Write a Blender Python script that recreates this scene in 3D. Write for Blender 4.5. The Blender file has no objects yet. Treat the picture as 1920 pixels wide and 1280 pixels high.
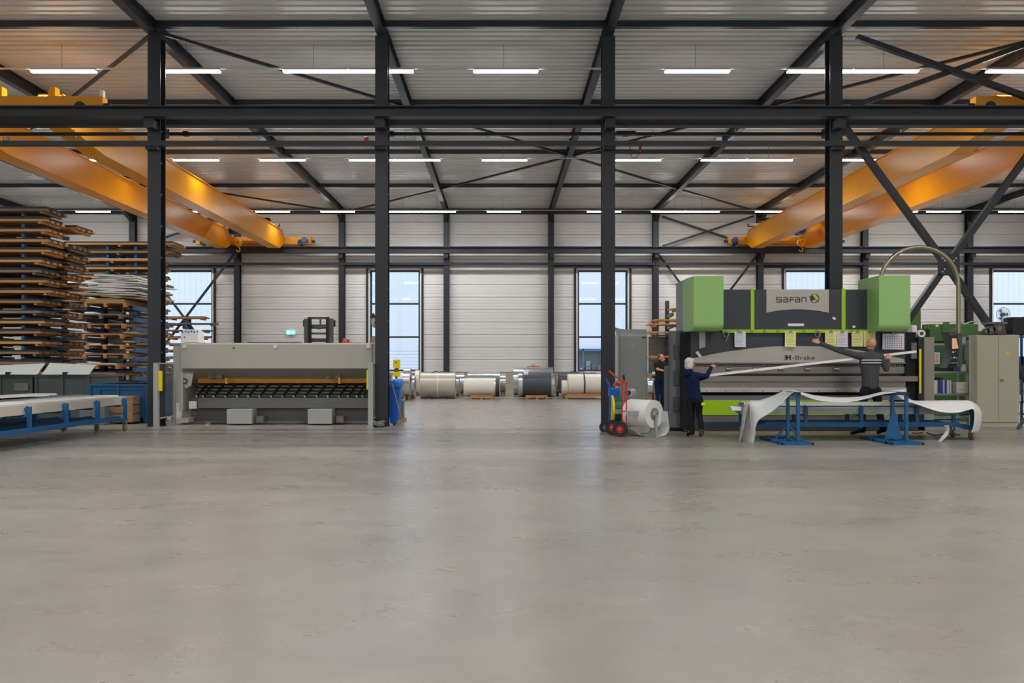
import bpy, math, random
import numpy as np
from mathutils import Vector, Matrix
random.seed(7)
C = bpy.context.scene.collection
S = bpy.context.scene
F = 1440.0; CX = 941.0; CY = 685.0; CH = 1.45

# ---------------------------------------------------------------- camera
cam = bpy.data.cameras.new('camera'); camo = bpy.data.objects.new('camera', cam); C.objects.link(camo)
camo.location = (0, 0, CH); camo.rotation_euler = (math.pi/2, 0, 0)
cam.sensor_width = 36; cam.lens = 36*F/1920; cam.clip_end = 400
cam.shift_x = (960-CX)/1920; cam.shift_y = (CY-640)/1920
S.camera = camo
# ---------------------------------------------------------------- world, exposure
w = bpy.data.worlds.new('world'); S.world = w; w.use_nodes = True
bg = w.node_tree.nodes['Background']; bg.inputs[0].default_value = (0.70, 0.83, 1.0, 1); bg.inputs[1].default_value = 1.7
S.view_settings.view_transform = 'Standard'; S.view_settings.look = 'None'
S.view_settings.exposure = 0.0; S.view_settings.gamma = 1; S.view_settings.use_curve_mapping = False
S.cycles.max_bounces = 8; S.cycles.diffuse_bounces = 5; S.cycles.glossy_bounces = 4
S.cycles.sample_clamp_indirect = 6
LAMP = 28.0; LAMPW = 73.0; SPREAD = 145          # emission strength of the strip lights

# ---------------------------------------------------------------- helpers
def col(r, g, b):
    f = lambda c: (c/255/12.92) if c/255 <= .04045 else ((c/255+.055)/1.055)**2.4
    return (f(r), f(g), f(b), 1)

def mat(name, c, rough=.5, metal=0, var=0, scale=3.0, emit=0, alpha=1, spec=.5, stretch=None, bump=0, coat=0):
    m = bpy.data.materials.new(name); m.use_nodes = True
    nt = m.node_tree; p = nt.nodes['Principled BSDF']
    p.inputs['Base Color'].default_value = c; p.inputs['Roughness'].default_value = rough
    p.inputs['Metallic'].default_value = metal; p.inputs['Specular IOR Level'].default_value = spec
    if alpha < 1: p.inputs['Alpha'].default_value = alpha
    if coat: p.inputs['Coat Weight'].default_value = coat
    if emit:
        p.inputs['Emission Color'].default_value = c; p.inputs['Emission Strength'].default_value = emit
    if var or bump:
        tc = nt.nodes.new('ShaderNodeTexCoord'); mp = nt.nodes.new('ShaderNodeMapping')
        if stretch: mp.inputs['Scale'].default_value = stretch
        n = nt.nodes.new('ShaderNodeTexNoise'); n.inputs['Scale'].default_value = scale; n.inputs['Detail'].default_value = 5
        nt.links.new(tc.outputs['Object'], mp.inputs[0]); nt.links.new(mp.outputs[0], n.inputs['Vector'])
        if var:
            r = nt.nodes.new('ShaderNodeMapRange'); r.inputs[1].default_value = .3; r.inputs[2].default_value = .7
            r.inputs[3].default_value = 1-var; r.inputs[4].default_value = 1+var
            nt.links.new(n.outputs[0], r.inputs[0])
            h = nt.nodes.new('ShaderNodeHueSaturation'); h.inputs['Color'].default_value = c
            nt.links.new(r.outputs[0], h.inputs['Value']); nt.links.new(h.outputs[0], p.inputs['Base Color'])
        if bump:
            b = nt.nodes.new('ShaderNodeBump'); b.inputs['Strength'].default_value = bump; b.inputs['Distance'].default_value = .02
            nt.links.new(n.outputs[0], b.inputs['Height']); nt.links.new(b.outputs[0], p.inputs['Normal'])
    return m

M = {}
M['steel'] = mat('anthracite_steel', col(43, 46, 52), .42, var=.08, scale=2)
M['bolt'] = mat('zinc_bolt', col(190, 190, 190), .35, .8)
M['panel'] = mat('white_wall_panel', col(232, 230, 227), .45, var=.02, scale=1)
M['deck'] = mat('roof_deck', col(214, 214, 211), .28, var=.03, scale=.6)
M['plinth'] = mat('concrete_plinth', col(176, 168, 150), .8, var=.08)
M['white_frame'] = mat('white_window_frame', col(232, 234, 238), .4)
M['dark_frame'] = mat('dark_window_frame', col(54, 62, 74), .4)
M['lamp'] = mat('led_diffuser', (1, .99, .98, 1), .4, emit=LAMP)
M['housing'] = mat('white_lamp_housing', col(205, 205, 200), .4)
M['wire'] = mat('steel_wire', col(120, 120, 118), .4, .5)
M['amber'] = mat('amber_crane_paint', col(250, 166, 0), .30, var=.03, scale=1.5)
M['amber_dark'] = mat('ochre_paint', col(226, 150, 30), .4, var=.05)
M['motor'] = mat('blue_motor', col(50, 90, 165), .4)
M['black'] = mat('black_plastic', col(28, 28, 30), .5)
M['black_gap'] = mat('black_recess', col(14, 14, 15), .8)
M['navyblue'] = mat('rack_blue', col(42, 84, 124), .45, var=.1)
M['trolley'] = mat('trolley_blue', col(26, 92, 142), .45, var=.1, scale=6)
M['skip'] = mat('skip_blue', col(14, 84, 126), .5, var=.1)
M['wood'] = [mat('pine_a', col(203, 154, 94), .7, var=.16, scale=4, stretch=(1, 1, 6)), mat('pine_b', col(168, 124, 78), .75, var=.2, scale=4, stretch=(1, 1, 6)),
             mat('pine_c', col(146, 120, 90), .8, var=.18, scale=4, stretch=(1, 1, 6)), mat('pine_d', col(200, 140, 80), .7, var=.16, scale=4, stretch=(1, 1, 6))]
M['wood_old'] = mat('weathered_wood', col(140, 124, 104), .85, var=.2, scale=5)
M['sheet_dark'] = mat('dark_sheet_metal', col(96, 96, 98), .35, .6)
M['sheet_light'] = mat('light_sheet_metal', col(205, 205, 202), .4, .3)
M['cardboard'] = mat('cardboard', col(176, 146, 104), .8, var=.1)
M['film2'] = mat('white_plastic_film', col(232, 230, 226), .4, alpha=.94)
M['film'] = mat('milky_plastic_film', col(228, 228, 226), .35, alpha=.62, var=.03)
M['white'] = mat('white_paint', col(236, 234, 230), .45)
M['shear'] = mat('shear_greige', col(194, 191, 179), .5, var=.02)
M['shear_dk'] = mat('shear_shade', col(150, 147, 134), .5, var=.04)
M['machine_dk'] = mat('machine_dark', col(74, 75, 76), .45, var=.06)
M['machine_md'] = mat('machine_mid', col(112, 112, 108), .45, var=.06)
M['cabinet_gr'] = mat('cabinet_grey', col(168, 172, 166), .45)
M['guard'] = mat('guard_grey', col(110, 114, 118), .4, .2)
M['vent'] = mat('vent_grey', col(66, 68, 70), .6)
M['yellow'] = mat('signal_yellow', col(246, 214, 10), .5)
M['green'] = mat('press_green', col(146, 190, 112), .4, var=.02, scale=1)
M['green_dk'] = mat('machine_green', col(84, 122, 62), .5, var=.06)
M['lime'] = mat('lime_green', col(162, 204, 20), .45, var=.03)
M['press_dk'] = mat('press_anthracite', col(55, 59, 66), .4, var=.03)
M['press_pan'] = mat('press_silver', col(182, 176, 166), .38, .25, var=.04, stretch=(.3, 1, 8))
M['tool'] = mat('tool_steel', col(140, 134, 126), .35, .6, var=.12, scale=3, stretch=(.4, 1, 10))
M['tool_lt'] = mat('ground_steel', col(200, 196, 190), .3, .6, var=.06)
M['ink'] = mat('logo_ink', col(52, 54, 60), .5)
M['paper_w'] = mat('white_paper', col(226, 224, 234), .7)
M['paper_y'] = mat('yellow_paper', col(240, 232, 150), .7)
M['clip'] = mat('clip_metal', col(150, 150, 148), .3, .8)
M['taupe'] = mat('taupe_coil', col(196, 188, 176), .3, .1)
M['cream'] = mat('cream_coil', col(226, 220, 208), .35)
M['silver'] = mat('zinc_coil', col(208, 210, 212), .22, .85, var=.05, scale=2)
M['dark_coil'] = mat('anthracite_coil', col(70, 76, 80), .35)
M['strap'] = mat('dark_strap', col(60, 62, 60), .5)
M['beige'] = mat('beige_locker', col(176, 172, 150), .5, var=.02)
M['beige_dk'] = mat('beige_pillar', col(150, 145, 128), .5)
M['galv'] = mat('galvanised', col(160, 168, 166), .4, .5)
M['pipe'] = mat('brushed_pipe', col(170, 160, 140), .28, .85)
M['red'] = mat('red_paint', col(200, 36, 36), .4)
M['bin'] = mat('blue_bin', col(20, 92, 190), .45)
M['bag'] = mat('blue_bag', col(30, 120, 205), .3, bump=.6, scale=14)
M['tyre'] = mat('tyre_rubber', col(44, 44, 42), .8)
M['drum_green'] = mat('green_reel', col(24, 96, 70), .4)
M['navy'] = mat('navy_cloth', col(20, 34, 66), .9, var=.15, scale=8, spec=.2)
M['work_trousers'] = mat('dark_trousers', col(26, 28, 34), .9, var=.2, scale=10, spec=.2)
M['grey_cloth'] = mat('charcoal_cloth', col(72, 72, 76), .9, var=.12, scale=8, spec=.2)
M['black_cloth'] = mat('black_cloth', col(38, 38, 40), .9, spec=.2)
M['skin'] = mat('skin', col(205, 142, 116), .5)
M['hair'] = mat('silver_hair', col(216, 206, 196), .6, var=.25, scale=20, stretch=(4, 4, .6))
M['hair_dk'] = mat('short_brown_hair', col(90, 66, 50), .7)
M['sole'] = mat('shoe_sole', col(66, 64, 60), .8)
M['white_gloss'] = mat('reflective_band', col(200, 200, 205), .5)
M['outside_wall'] = mat('outside_cladding', col(240, 243, 248), .7)
M['outside_blue'] = mat('outside_blue_frame', col(92, 112, 140), .5)
M['outside_glass'] = mat('outside_pane', col(120, 126, 122), .3)
M['asphalt'] = mat('outside_yard', col(190, 190, 190), .9, var=.1)
M['screen'] = mat('control_screen', col(214, 168, 120), .4, emit=.35)
M['led_green'] = mat('exit_green', (.08, .85, .45, 1), .4, emit=1.6)
M['led_white'] = mat('exit_white', (.75, 1, .92, 1), .4, emit=2.4)
M['orange'] = mat('orange_red', col(226, 80, 46), .5)
M['blue_pk'] = mat('blue_print', col(40, 70, 170), .5)

def glassmat():
    m = bpy.data.materials.new('window_glass'); m.use_nodes = True; nt = m.node_tree; nt.nodes.clear()
    o = nt.nodes.new('ShaderNodeOutputMaterial'); t = nt.nodes.new('ShaderNodeBsdfTransparent'); g = nt.nodes.new('ShaderNodeBsdfGlossy')
    g.inputs['Roughness'].default_value = .02; f = nt.nodes.new('ShaderNodeFresnel'); f.inputs[0].default_value = 1.5
    x = nt.nodes.new('ShaderNodeMixShader'); nt.links.new(f.outputs[0], x.inputs[0]); nt.links.new(t.outputs[0], x.inputs[1]); nt.links.new(g.outputs[0], x.inputs[2])
    nt.links.new(x.outputs[0], o.inputs[0]); return m
M['glass'] = glassmat()

def floormat():
    m = bpy.data.materials.new('polished_concrete'); m.use_nodes = True; nt = m.node_tree; N = nt.nodes; L = nt.links
    p = N['Principled BSDF']; tc = N.new('ShaderNodeTexCoord')
    def noise(scale, det, rough=.5, sc=(1, 1, 1), dist=0):
        mp = N.new('ShaderNodeMapping'); mp.inputs['Scale'].default_value = sc
        n = N.new('ShaderNodeTexNoise'); n.inputs['Scale'].default_value = scale; n.inputs['Detail'].default_value = det
        n.inputs['Roughness'].default_value = rough; n.inputs['Distortion'].default_value = dist
        L.new(tc.outputs['Object'], mp.inputs[0]); L.new(mp.outputs[0], n.inputs['Vector']); return n.outputs[0]
    def ramp(src, a, b, c0, c1):
        r = N.new('ShaderNodeMapRange'); r.inputs[1].default_value = a; r.inputs[2].default_value = b
        r.inputs[3].default_value = c0; r.inputs[4].default_value = c1; L.new(src, r.inputs[0]); return r.outputs[0]
    def mul(a, b):
        x = N.new('ShaderNodeMath'); x.operation = 'MULTIPLY'; L.new(a, x.inputs[0]); L.new(b, x.inputs[1]); return x.outputs[0]
    big = ramp(noise(.35, 4), .3, .7, .93, 1.06)
    cloud = ramp(noise(1.2, 8, .62, dist=.5), .3, .7, .91, 1.08)
    trowel = ramp(noise(2.2, 5, .6, (.35, 1.2, 1), .8), .3, .7, .98, 1.02)
    fine = ramp(noise(38, 4, .75), .3, .7, .94, 1.06)
    gate = ramp(noise(.28, 6, .6), .48, .62, 0, 1)
    spots = ramp(noise(7, 9, .72, (1, 1, 1), .3), .52, .60, 0, 1)
    g2 = mul(gate, spots); dark = ramp(g2, 0, 1, 1, .89)
    gl = ramp(noise(.7, 2, .5, (1, 1, 1)), .56, .64, 0, 1); sp2 = ramp(noise(3.1, 3, .5, (1, 2, 1), .5), .60, .63, 0, 1)
    light = ramp(mul(gl, sp2), 0, 1, 1, 1.07)
    v = mul(mul(mul(big, cloud), mul(trowel, fine)), mul(dark, light))
    h = N.new('ShaderNodeHueSaturation'); h.inputs['Color'].default_value = col(136, 130, 122); L.new(v, h.inputs['Value'])
    L.new(h.outputs[0], p.inputs['Base Color'])
    L.new(ramp(noise(1.3, 6, .6, (.6, 1.4, 1)), .3, .7, .24, .37), p.inputs['Roughness'])
    p.inputs['Specular IOR Level'].default_value = .5
    b = N.new('ShaderNodeBump'); b.inputs['Strength'].default_value = .05; b.inputs['Distance'].default_value = .01
    L.new(noise(6, 6, .6, (.6, 1.5, 1)), b.inputs['Height']); L.new(b.outputs[0], p.inputs['Normal'])
    return m
M['floor'] = floormat()

def W(px, py, k): return Vector(((px-CX)/k, F/k, CH+(CY-py)/k))
def PX(px, k): return (px-CX)/k
def PZ(py, k): return CH+(CY-py)/k

class MB:
    def __init__(s): s.v = []; s.f = []; s.sm = []; s.mi = []; s.cur = 0
    def add(s, vs, fs, smooth=False):
        n = len(s.v); s.v += [tuple(v) for v in vs]
        for f in fs:
            s.f.append(tuple(i+n for i in f)); s.sm.append(smooth); s.mi.append(s.cur)
        return s
    def box(s, x0, x1, y0, y1, z0, z1):
        if x0 > x1: x0, x1 = x1, x0
        if y0 > y1: y0, y1 = y1, y0
        if z0 > z1: z0, z1 = z1, z0
        return s.add([(x0, y0, z0), (x1, y0, z0), (x1, y1, z0), (x0, y1, z0), (x0, y0, z1), (x1, y0, z1), (x1, y1, z1), (x0, y1, z1)],
              [(0, 3, 2, 1), (4, 5, 6, 7), (0, 1, 5, 4), (1, 2, 6, 5), (2, 3, 7, 6), (3, 0, 4, 7)])
    def pb(s, px0, px1, py0, py1, k, d):      # a box whose front face is measured in the photo at scale k (px per metre)
        y = F/k; return s.box(PX(px0, k), PX(px1, k), y, y+d, PZ(py1, k), PZ(py0, k))
    def bar(s, p0, p1, w, h=None, up=(0, 0, 1)):
        p0 = Vector(p0); p1 = Vector(p1); h = h or w; d = (p1-p0).normalized(); u = Vector(up)
        if abs(d.dot(u)) > .98: u = Vector((0, 1, 0))
        r = d.cross(u).normalized(); u = r.cross(d); vs = []
        for p in (p0, p1):
            for a, b in ((-1, -1), (1, -1), (1, 1), (-1, 1)): vs.append(p+r*a*w/2+u*b*h/2)
        return s.add(vs, [(3, 2, 1, 0), (4, 5, 6, 7), (0, 1, 5, 4), (1, 2, 6, 5), (2, 3, 7, 6), (3, 0, 4, 7)])
    def cyl(s, p0, p1, r, n=16, r2=None, cap=True):
        p0 = Vector(p0); p1 = Vector(p1); r2 = r if r2 is None else r2; d = (p1-p0).normalized()
        a = d.orthogonal().normalized(); b = d.cross(a); vs = []
        for p, q in ((p0, r), (p1, r2)):
            for i in range(n):
                t = 2*math.pi*i/n; vs.append(p+(a*math.cos(t)+b*math.sin(t))*q)
        s.add(vs, [(i, (i+1) % n, n+(i+1) % n, n+i) for i in range(n)], True)
        if cap: s.add(vs, [tuple(range(n))[::-1], tuple(range(n, 2*n))])
        return s
    def ring(s, p0, p1, ro, ri, n=28):       # hollow cylinder
        p0 = Vector(p0); p1 = Vector(p1); d = (p1-p0).normalized(); a = d.orthogonal().normalized(); b = d.cross(a)
        vs = []
        for p, q in ((p0, ro), (p1, ro), (p1, ri), (p0, ri)):
            for i in range(n):
                t = 2*math.pi*i/n; vs.append(p+(a*math.cos(t)+b*math.sin(t))*q)
        s.add(vs, [(j*n+i, j*n+(i+1) % n, ((j+1) % 4)*n+(i+1) % n, ((j+1) % 4)*n+i) for j in (0, 2) for i in range(n)], True)
        return s.add(vs, [(j*n+i, j*n+(i+1) % n, ((j+1) % 4)*n+(i+1) % n, ((j+1) % 4)*n+i) for j in (1, 3) for i in range(n)])
    def tube(s, pts, r, n=8):
        pts = [Vector(p) for p in pts]; vs = []; ref = None
        for i, p in enumerate(pts):
            d = (pts[min(i+1, len(pts)-1)]-pts[max(i-1, 0)]).normalized()
            a = d.orthogonal().normalized() if ref is None else (ref-d*ref.dot(d)).normalized(); ref = a; b = d.cross(a)
            for j in range(n):
                t = 2*math.pi*j/n; vs.append(p+(a*math.cos(t)+b*math.sin(t))*r)
        fs = [(i*n+j, i*n+(j+1) % n, (i+1)*n+(j+1) % n, (i+1)*n+j) for i in range(len(pts)-1) for j in range(n)]
        s.add(vs, fs, True); m = (len(pts)-1)*n
        return s.add(vs, [tuple(range(n))[::-1], tuple(range(m, m+n))])
    def prism(s, poly, ax, a, b):            # poly of 2-D points; ax = axis of extrusion
        def q(p, t): return {'x': (t, p[0], p[1]), 'y': (p[0], t, p[1]), 'z': (p[0], p[1], t)}[ax]
        n = len(poly); vs = [q(p, a) for p in poly]+[q(p, b) for p in poly]
        return s.add(vs, [(i, (i+1) % n, n+(i+1) % n, n+i) for i in range(n)]+[tuple(range(n))[::-1], tuple(range(n, 2*n))])
    def ell(s, c, r, nu=16, nv=10, R=None):
        vs = []; fs = []; c = Vector(c); R = R or Matrix.Identity(3)
        for j in range(nv+1):
            f = math.pi*j/nv
            for i in range(nu):
                t = 2*math.pi*i/nu; vs.append(c+R @ Vector((r[0]*math.sin(f)*math.cos(t), r[1]*math.sin(f)*math.sin(t), r[2]*math.cos(f))))
        for j in range(nv):
            for i in range(nu): fs.append((j*nu+i, (j+1)*nu+i, (j+1)*nu+(i+1) % nu, j*nu+(i+1) % nu))
        return s.add(vs, fs, True)
    def ibeam(s, p0, p1, h, w, tf=.018, tw=.012, up=(0, 0, 1)):
        p0 = Vector(p0); p1 = Vector(p1); d = (p1-p0).normalized(); u = Vector(up); r = d.cross(u).normalized(); u = r.cross(d)
        for c, ww, hh in ((h/2-tf/2, w, tf), (-h/2+tf/2, w, tf), (0, tw, h-2*tf)): s.bar(p0+u*c, p1+u*c, ww, hh, up=u)
        return s
    def build(s, name, m, parent=None, bevel=0, base=None):
        me = bpy.data.meshes.new(name)
        if parent is not None: off = Vector(parent.get('_w', (0, 0, 0)))
        else:
            A = np.array(s.v); off = Vector((float(A[:, 0].min()+A[:, 0].max())/2, float(A[:, 1].min()+A[:, 1].max())/2, float(A[:, 2].min())))
            if base: off = Vector(base)
        me.from_pydata([(v[0]-off.x, v[1]-off.y, v[2]-off.z) for v in s.v], [], s.f)
        for mm in (m if isinstance(m, (list, tuple)) else [m]): me.materials.append(mm)
        me.polygons.foreach_set('use_smooth', s.sm); me.polygons.foreach_set('material_index', s.mi); me.update()
        o = bpy.data.objects.new(name, me); C.objects.link(o)
        if parent is not None: o.parent = parent; o['_w'] = tuple(off)
        else: o.location = off; o['_w'] = tuple(off)
        if bevel:
            b = o.modifiers.new('bevel', 'BEVEL'); b.width = bevel; b.segments = 2; b.limit_method = 'ANGLE'
        return o

def tag(o, label, cat, group=None, kind=None):
    o['label'] = label; o['category'] = cat
    if group: o['group'] = group
    if kind: o['kind'] = kind
    return o
def thing(name, label, cat, loc=(0, 0, 0), group=None, kind=None):
    o = bpy.data.objects.new(name, None); C.objects.link(o); o.location = loc; o['_w'] = tuple(loc); o.empty_display_size = .1
    return tag(o, label, cat, group, kind)
def share(src, name, parent, loc=(0, 0, 0), rot=None, scale=None, m=None):     # one more object on the same mesh
    o = bpy.data.objects.new(name, src.data); C.objects.link(o); o.parent = parent; o.location = loc
    if rot: o.rotation_euler = rot
    if scale: o.scale = scale
    if m:
        o.material_slots[0].link = 'OBJECT'; o.material_slots[0].material = m
    return o
def ordn(n): return {1: 'first', 2: 'second', 3: 'third', 4: 'fourth', 5: 'fifth', 6: 'sixth', 7: 'seventh', 8: 'eighth', 9: 'ninth', 10: 'tenth', 11: 'eleventh',
                     12: 'twelfth', 13: 'thirteenth', 14: 'fourteenth', 15: 'fifteenth', 16: 'sixteenth', 17: 'seventeenth', 18: 'eighteenth'}[n]
UNIT = {}
def unitbox():
    if 'b' not in UNIT:
        me = bpy.data.meshes.new('board'); b = MB().box(-.5, .5, -.5, .5, -.5, .5)
        me.from_pydata(b.v, [], b.f); me.materials.append(M['wood'][0]); UNIT['b'] = me
    return UNIT['b']
def ubox(name, parent, x0, x1, y0, y1, z0, z1, m):
    o = bpy.data.objects.new(name, unitbox()); C.objects.link(o); o.parent = parent
    wx, wy, wz = parent['_w']; o.location = ((x0+x1)/2-wx, (y0+y1)/2-wy, (z0+z1)/2-wz); o.scale = (abs(x1-x0), abs(y1-y0), abs(z1-z0))
    o.material_slots[0].link = 'OBJECT'; o.material_slots[0].material = m
    return o

# ================================================================ SETTING
XG = [-2.86+5.4*i for i in range(-5, 7)]        # column grid -29.86 .. 29.54
YF, YB = 18.38, 40.0                             # front row, back wall
X0, X1, YR = XG[0], XG[-1], -9.0
PUR = [18.2-5.45*i for i in range(4, 0, -1)]+[18.2, 23.6, 29.05, 34.5]
fl = MB(); fl.add([(X0, YR, 0), (X1, YR, 0), (X1, YB, 0), (X0, YB, 0)], [(0, 1, 2, 3)])
fo = fl.build('floor', M['floor'], base=(0, 0, 0)); tag(fo, 'grey polished concrete floor with stains and soft reflections', 'floor', kind='structure')
g = MB(); g.box(-90, 90, YB+.35, 130, -.25, -.05); tag(g.build('yard_ground', M['asphalt']), 'pale paved yard outside the windows', 'ground', kind='structure')
# trapezoidal roof deck, ribs run left to right
ZD = 9.6
dk = MB(); prof = []; y = YR
while y < YB:
    for a, b in ((0, 0), (.165, 0), (.185, .11), (.25, .11)): prof.append((y+a, ZD+b))
    y += .27
n = len(prof); dk.add([(X0, p[0], p[1]) for p in prof]+[(X1, p[0], p[1]) for p in prof], [(i, i+1, n+i+1, n+i) for i in range(n-1)])
dk.box(X0-.2, X1+.2, YR-.2, YB+.2, ZD+.14, ZD+.25)
tag(dk.build('ceiling', M['deck'], base=(0, 0, ZD)), 'white trapezoidal sheet roof deck with ribs running left to right', 'ceiling', kind='structure')
# side and rear walls
for nm, b, lb in (('wall_left', (X0-.25, X0, YR, YB), 'plain white wall closing the hall on the left'), ('wall_right', (X1, X1+.25, YR, YB), 'plain white wall closing the hall on the right'),
              ('wall_rear', (X0, X1, YR-.25, YR), 'plain white wall behind the viewpoint')):
    tag(MB().box(*b, 0, ZD+.1).build(nm, M['panel']), lb, 'wall', kind='structure')

# back wall: ribbed panels, windows
WIN = [(-16.36, 1), (-5.56, 2), (5.24, 3), (16.04, 4), (26.84, 5)]
WW, WZ0, WZ1 = 2.70, 1.10, 6.46
wb = thing('wall_back', 'white horizontally ribbed panel wall at the far end of the hall', 'wall', (0, YB, 0), kind='structure')
def panel_mesh(x0, x1, z0, z1):
    m = MB(); h = z1-z0; prof = [(0, z0), (-.045, z0+.006)]
    for i in range(4):
        a = z0+.012+(h-.03)*i/4; e = (h-.03)/4
        prof += [(-.045, a), (-.045, a+e*.80), (-.033, a+e*.88), (-.033, a+e*.96)]
    prof += [(-.045, z1-.016), (-.018, z1-.002)]
    prof += [(0, z1)]
    n = len(prof); vs = [(x0, YB+p[0], p[1]) for p in prof]+[(x1, YB+p[0], p[1]) for p in prof]
    m.add(vs, [(i, n+i, n+i+1, i+1) for i in range(n-1)])
    m.box(x0, x1, YB+.001, YB+.03, z0, z1); return m
rows = [WZ0+.02+.65*i for i in range(14)]
pc = {}
for bi in range(len(XG)-1):
    xa, xb = XG[bi], XG[bi+1]; wins = [c for c, _ in WIN if xa < c < xb]
    for r in rows:
        z0, z1 = r, min(r+.645, ZD-.02)
        if z1-z0 < .1: continue
        segs = [(xa, xb)]
        if wins and z0 < WZ1-.05: segs = [(xa, wins[0]-WW/2), (wins[0]+WW/2, xb)]
        for a, b in segs:
            key = (round(b-a, 3), round(z1-z0, 3))
            if key not in pc:
                mm = panel_mesh(-(b-a)/2, (b-a)/2, 0, z1-z0); o = mm.build('wall_panel', M['panel'], wb); pc[key] = o
                o.data.transform(Matrix.Translation(tuple(wb['_w']))); o.data.transform(Matrix.Translation((0, -YB, 0)))
                o.location = ((a+b)/2, 0, z0)
            else: share(pc[key], 'wall_panel', wb, ((a+b)/2, 0, z0))
ub = MB(); prev = X0                      # solid core behind the panels, with window openings
for c, _ in WIN:
    ub.box(prev, c-WW/2, YB+.03, YB+.25, 0, ZD); ub.box(c-WW/2, c+WW/2, YB+.03, YB+.25, 0, WZ0); ub.box(c-WW/2, c+WW/2, YB+.03, YB+.25, WZ1, ZD); prev = c+WW/2
ub.box(prev, X1, YB+.03, YB+.25, 0, ZD); ub.build('wall_core', M['panel'], wb)
MB().box(X0, X1, YB-.06, YB+.02, 0, WZ0).build('plinth', M['plinth'], wb)
where = {1: 'behind the left pallet racks', 2: 'behind the yellow box and blue bin', 3: 'behind the grey switch cabinet', 4: 'above the bending press', 5: 'at the far right above the beige cupboard'}
for c, i in WIN:
    t = thing(f'window_{i}', f'tall three-pane window {where[i]}', 'window', (c, YB, WZ0), kind='structure')
    fr = MB(); x0, x1 = c-WW/2, c+WW/2
    for a in ((x0-.03, x0+.05), (x1-.05, x1+.03)): fr.box(a[0], a[1], YB-.10, YB+.22, WZ0-.05, WZ1+.03)
    for a in ((WZ0-.05, WZ0+.05), (WZ1-.05, WZ1+.03)): fr.box(x0, x1, YB-.10, YB+.22, a[0], a[1])
    fr.build('window_frame', M['white_frame'], t)
    d = MB(); xi0, xi1, zi0, zi1 = x0+.05, x1-.05, WZ0+.05, WZ1-.05
    for a in ((xi0, xi0+.09), (xi1-.09, xi1)): d.box(a[0], a[1], YB+.04, YB+.14, zi0, zi1)
    zz = [zi0, 2.93-.04, 4.66-.04, zi1-.09]
    for a in zz: d.box(xi0, xi1, YB+.045, YB+.135, a, a+.09)
    d.build('sash', M['dark_frame'], t)
    for a, b in zip(zz[:-1], zz[1:]): MB().box(xi0+.05, xi1-.05, YB+.085, YB+.095, a+.05, b+.04).build('pane', M['glass'], t)
    s = MB(); s.box(x0-.14, x0-.03, YB-.12, YB-.02, WZ0-.1, WZ1+.2); s.box(x1+.03, x1+.14, YB-.12, YB-.02, WZ0-.1, WZ1+.2)
    xa = max(x for x in XG if x < c); xb = min(x for x in XG if x > c)
    s.box(xa, xb, YB-.13, YB-.02, WZ1+.06, WZ1+.20); s.build('surround', M['steel'], t)

# outside building
t = thing('outside_building', 'pale clad building with a blue framed glazed ground floor seen through the windows', 'building', (5, 62, 0))
b = MB(); b.box(-50, 60, 62, 63, 2.75, 12)
xx = -50
while xx < 60: b.box(xx, xx+.08, 61.94, 62, 2.75, 12); xx += .45
b.build('upper_wall', M['outside_wall'], t)
MB().box(-50, 2, 62, 63, 0, 2.75).build('lower_wall', M['outside_wall'], t); MB().box(32, 60, 62, 63, 0, 2.75).build('lower_wall', M['outside_wall'], t)
MB().box(2, 32, 62.6, 63, 0, 2.75).build('glazed_front', M['outside_glass'], t)
b = MB(); b.box(2, 32, 61.9, 62.1, 2.62, 2.8); b.box(2, 32, 61.9, 62.1, 0, .2)
for i in range(21): b.box(2+i*1.5, 2.12+i*1.5, 61.9, 62.1, 0, 2.75)
b.box(2, 32, 61.95, 62.05, 1.35, 1.42); b.build('glazing_frame', M['outside_blue'], t)
for i in range(60): MB().box(2.5+i*.48, 2.5+i*.48+random.uniform(.2, .46), 62.3, 62.5, .3+random.random()*.9, 1.2+random.random()*1.2).build('stored_box', M[random.choice(['cream', 'wood_old', 'galv', 'cardboard'])], t)
# fence wires in the yard
t = thing('yard_fence', 'low horizontal wire fence in the yard outside', 'fence', (-6, 46, 0))
b = MB()
for i in range(11): b.box(-22, 2, 46, 46.02, .3+i*.2, .315+i*.2)
w_ = b.build('fence_wire', M['galv'], t); w_['kind'] = 'stuff'
for i in range(9): MB().box(-22+i*3, -21.95+i*3, 46, 46.05, -.05, 2.45).build('fence_post', M['galv'], t)

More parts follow.
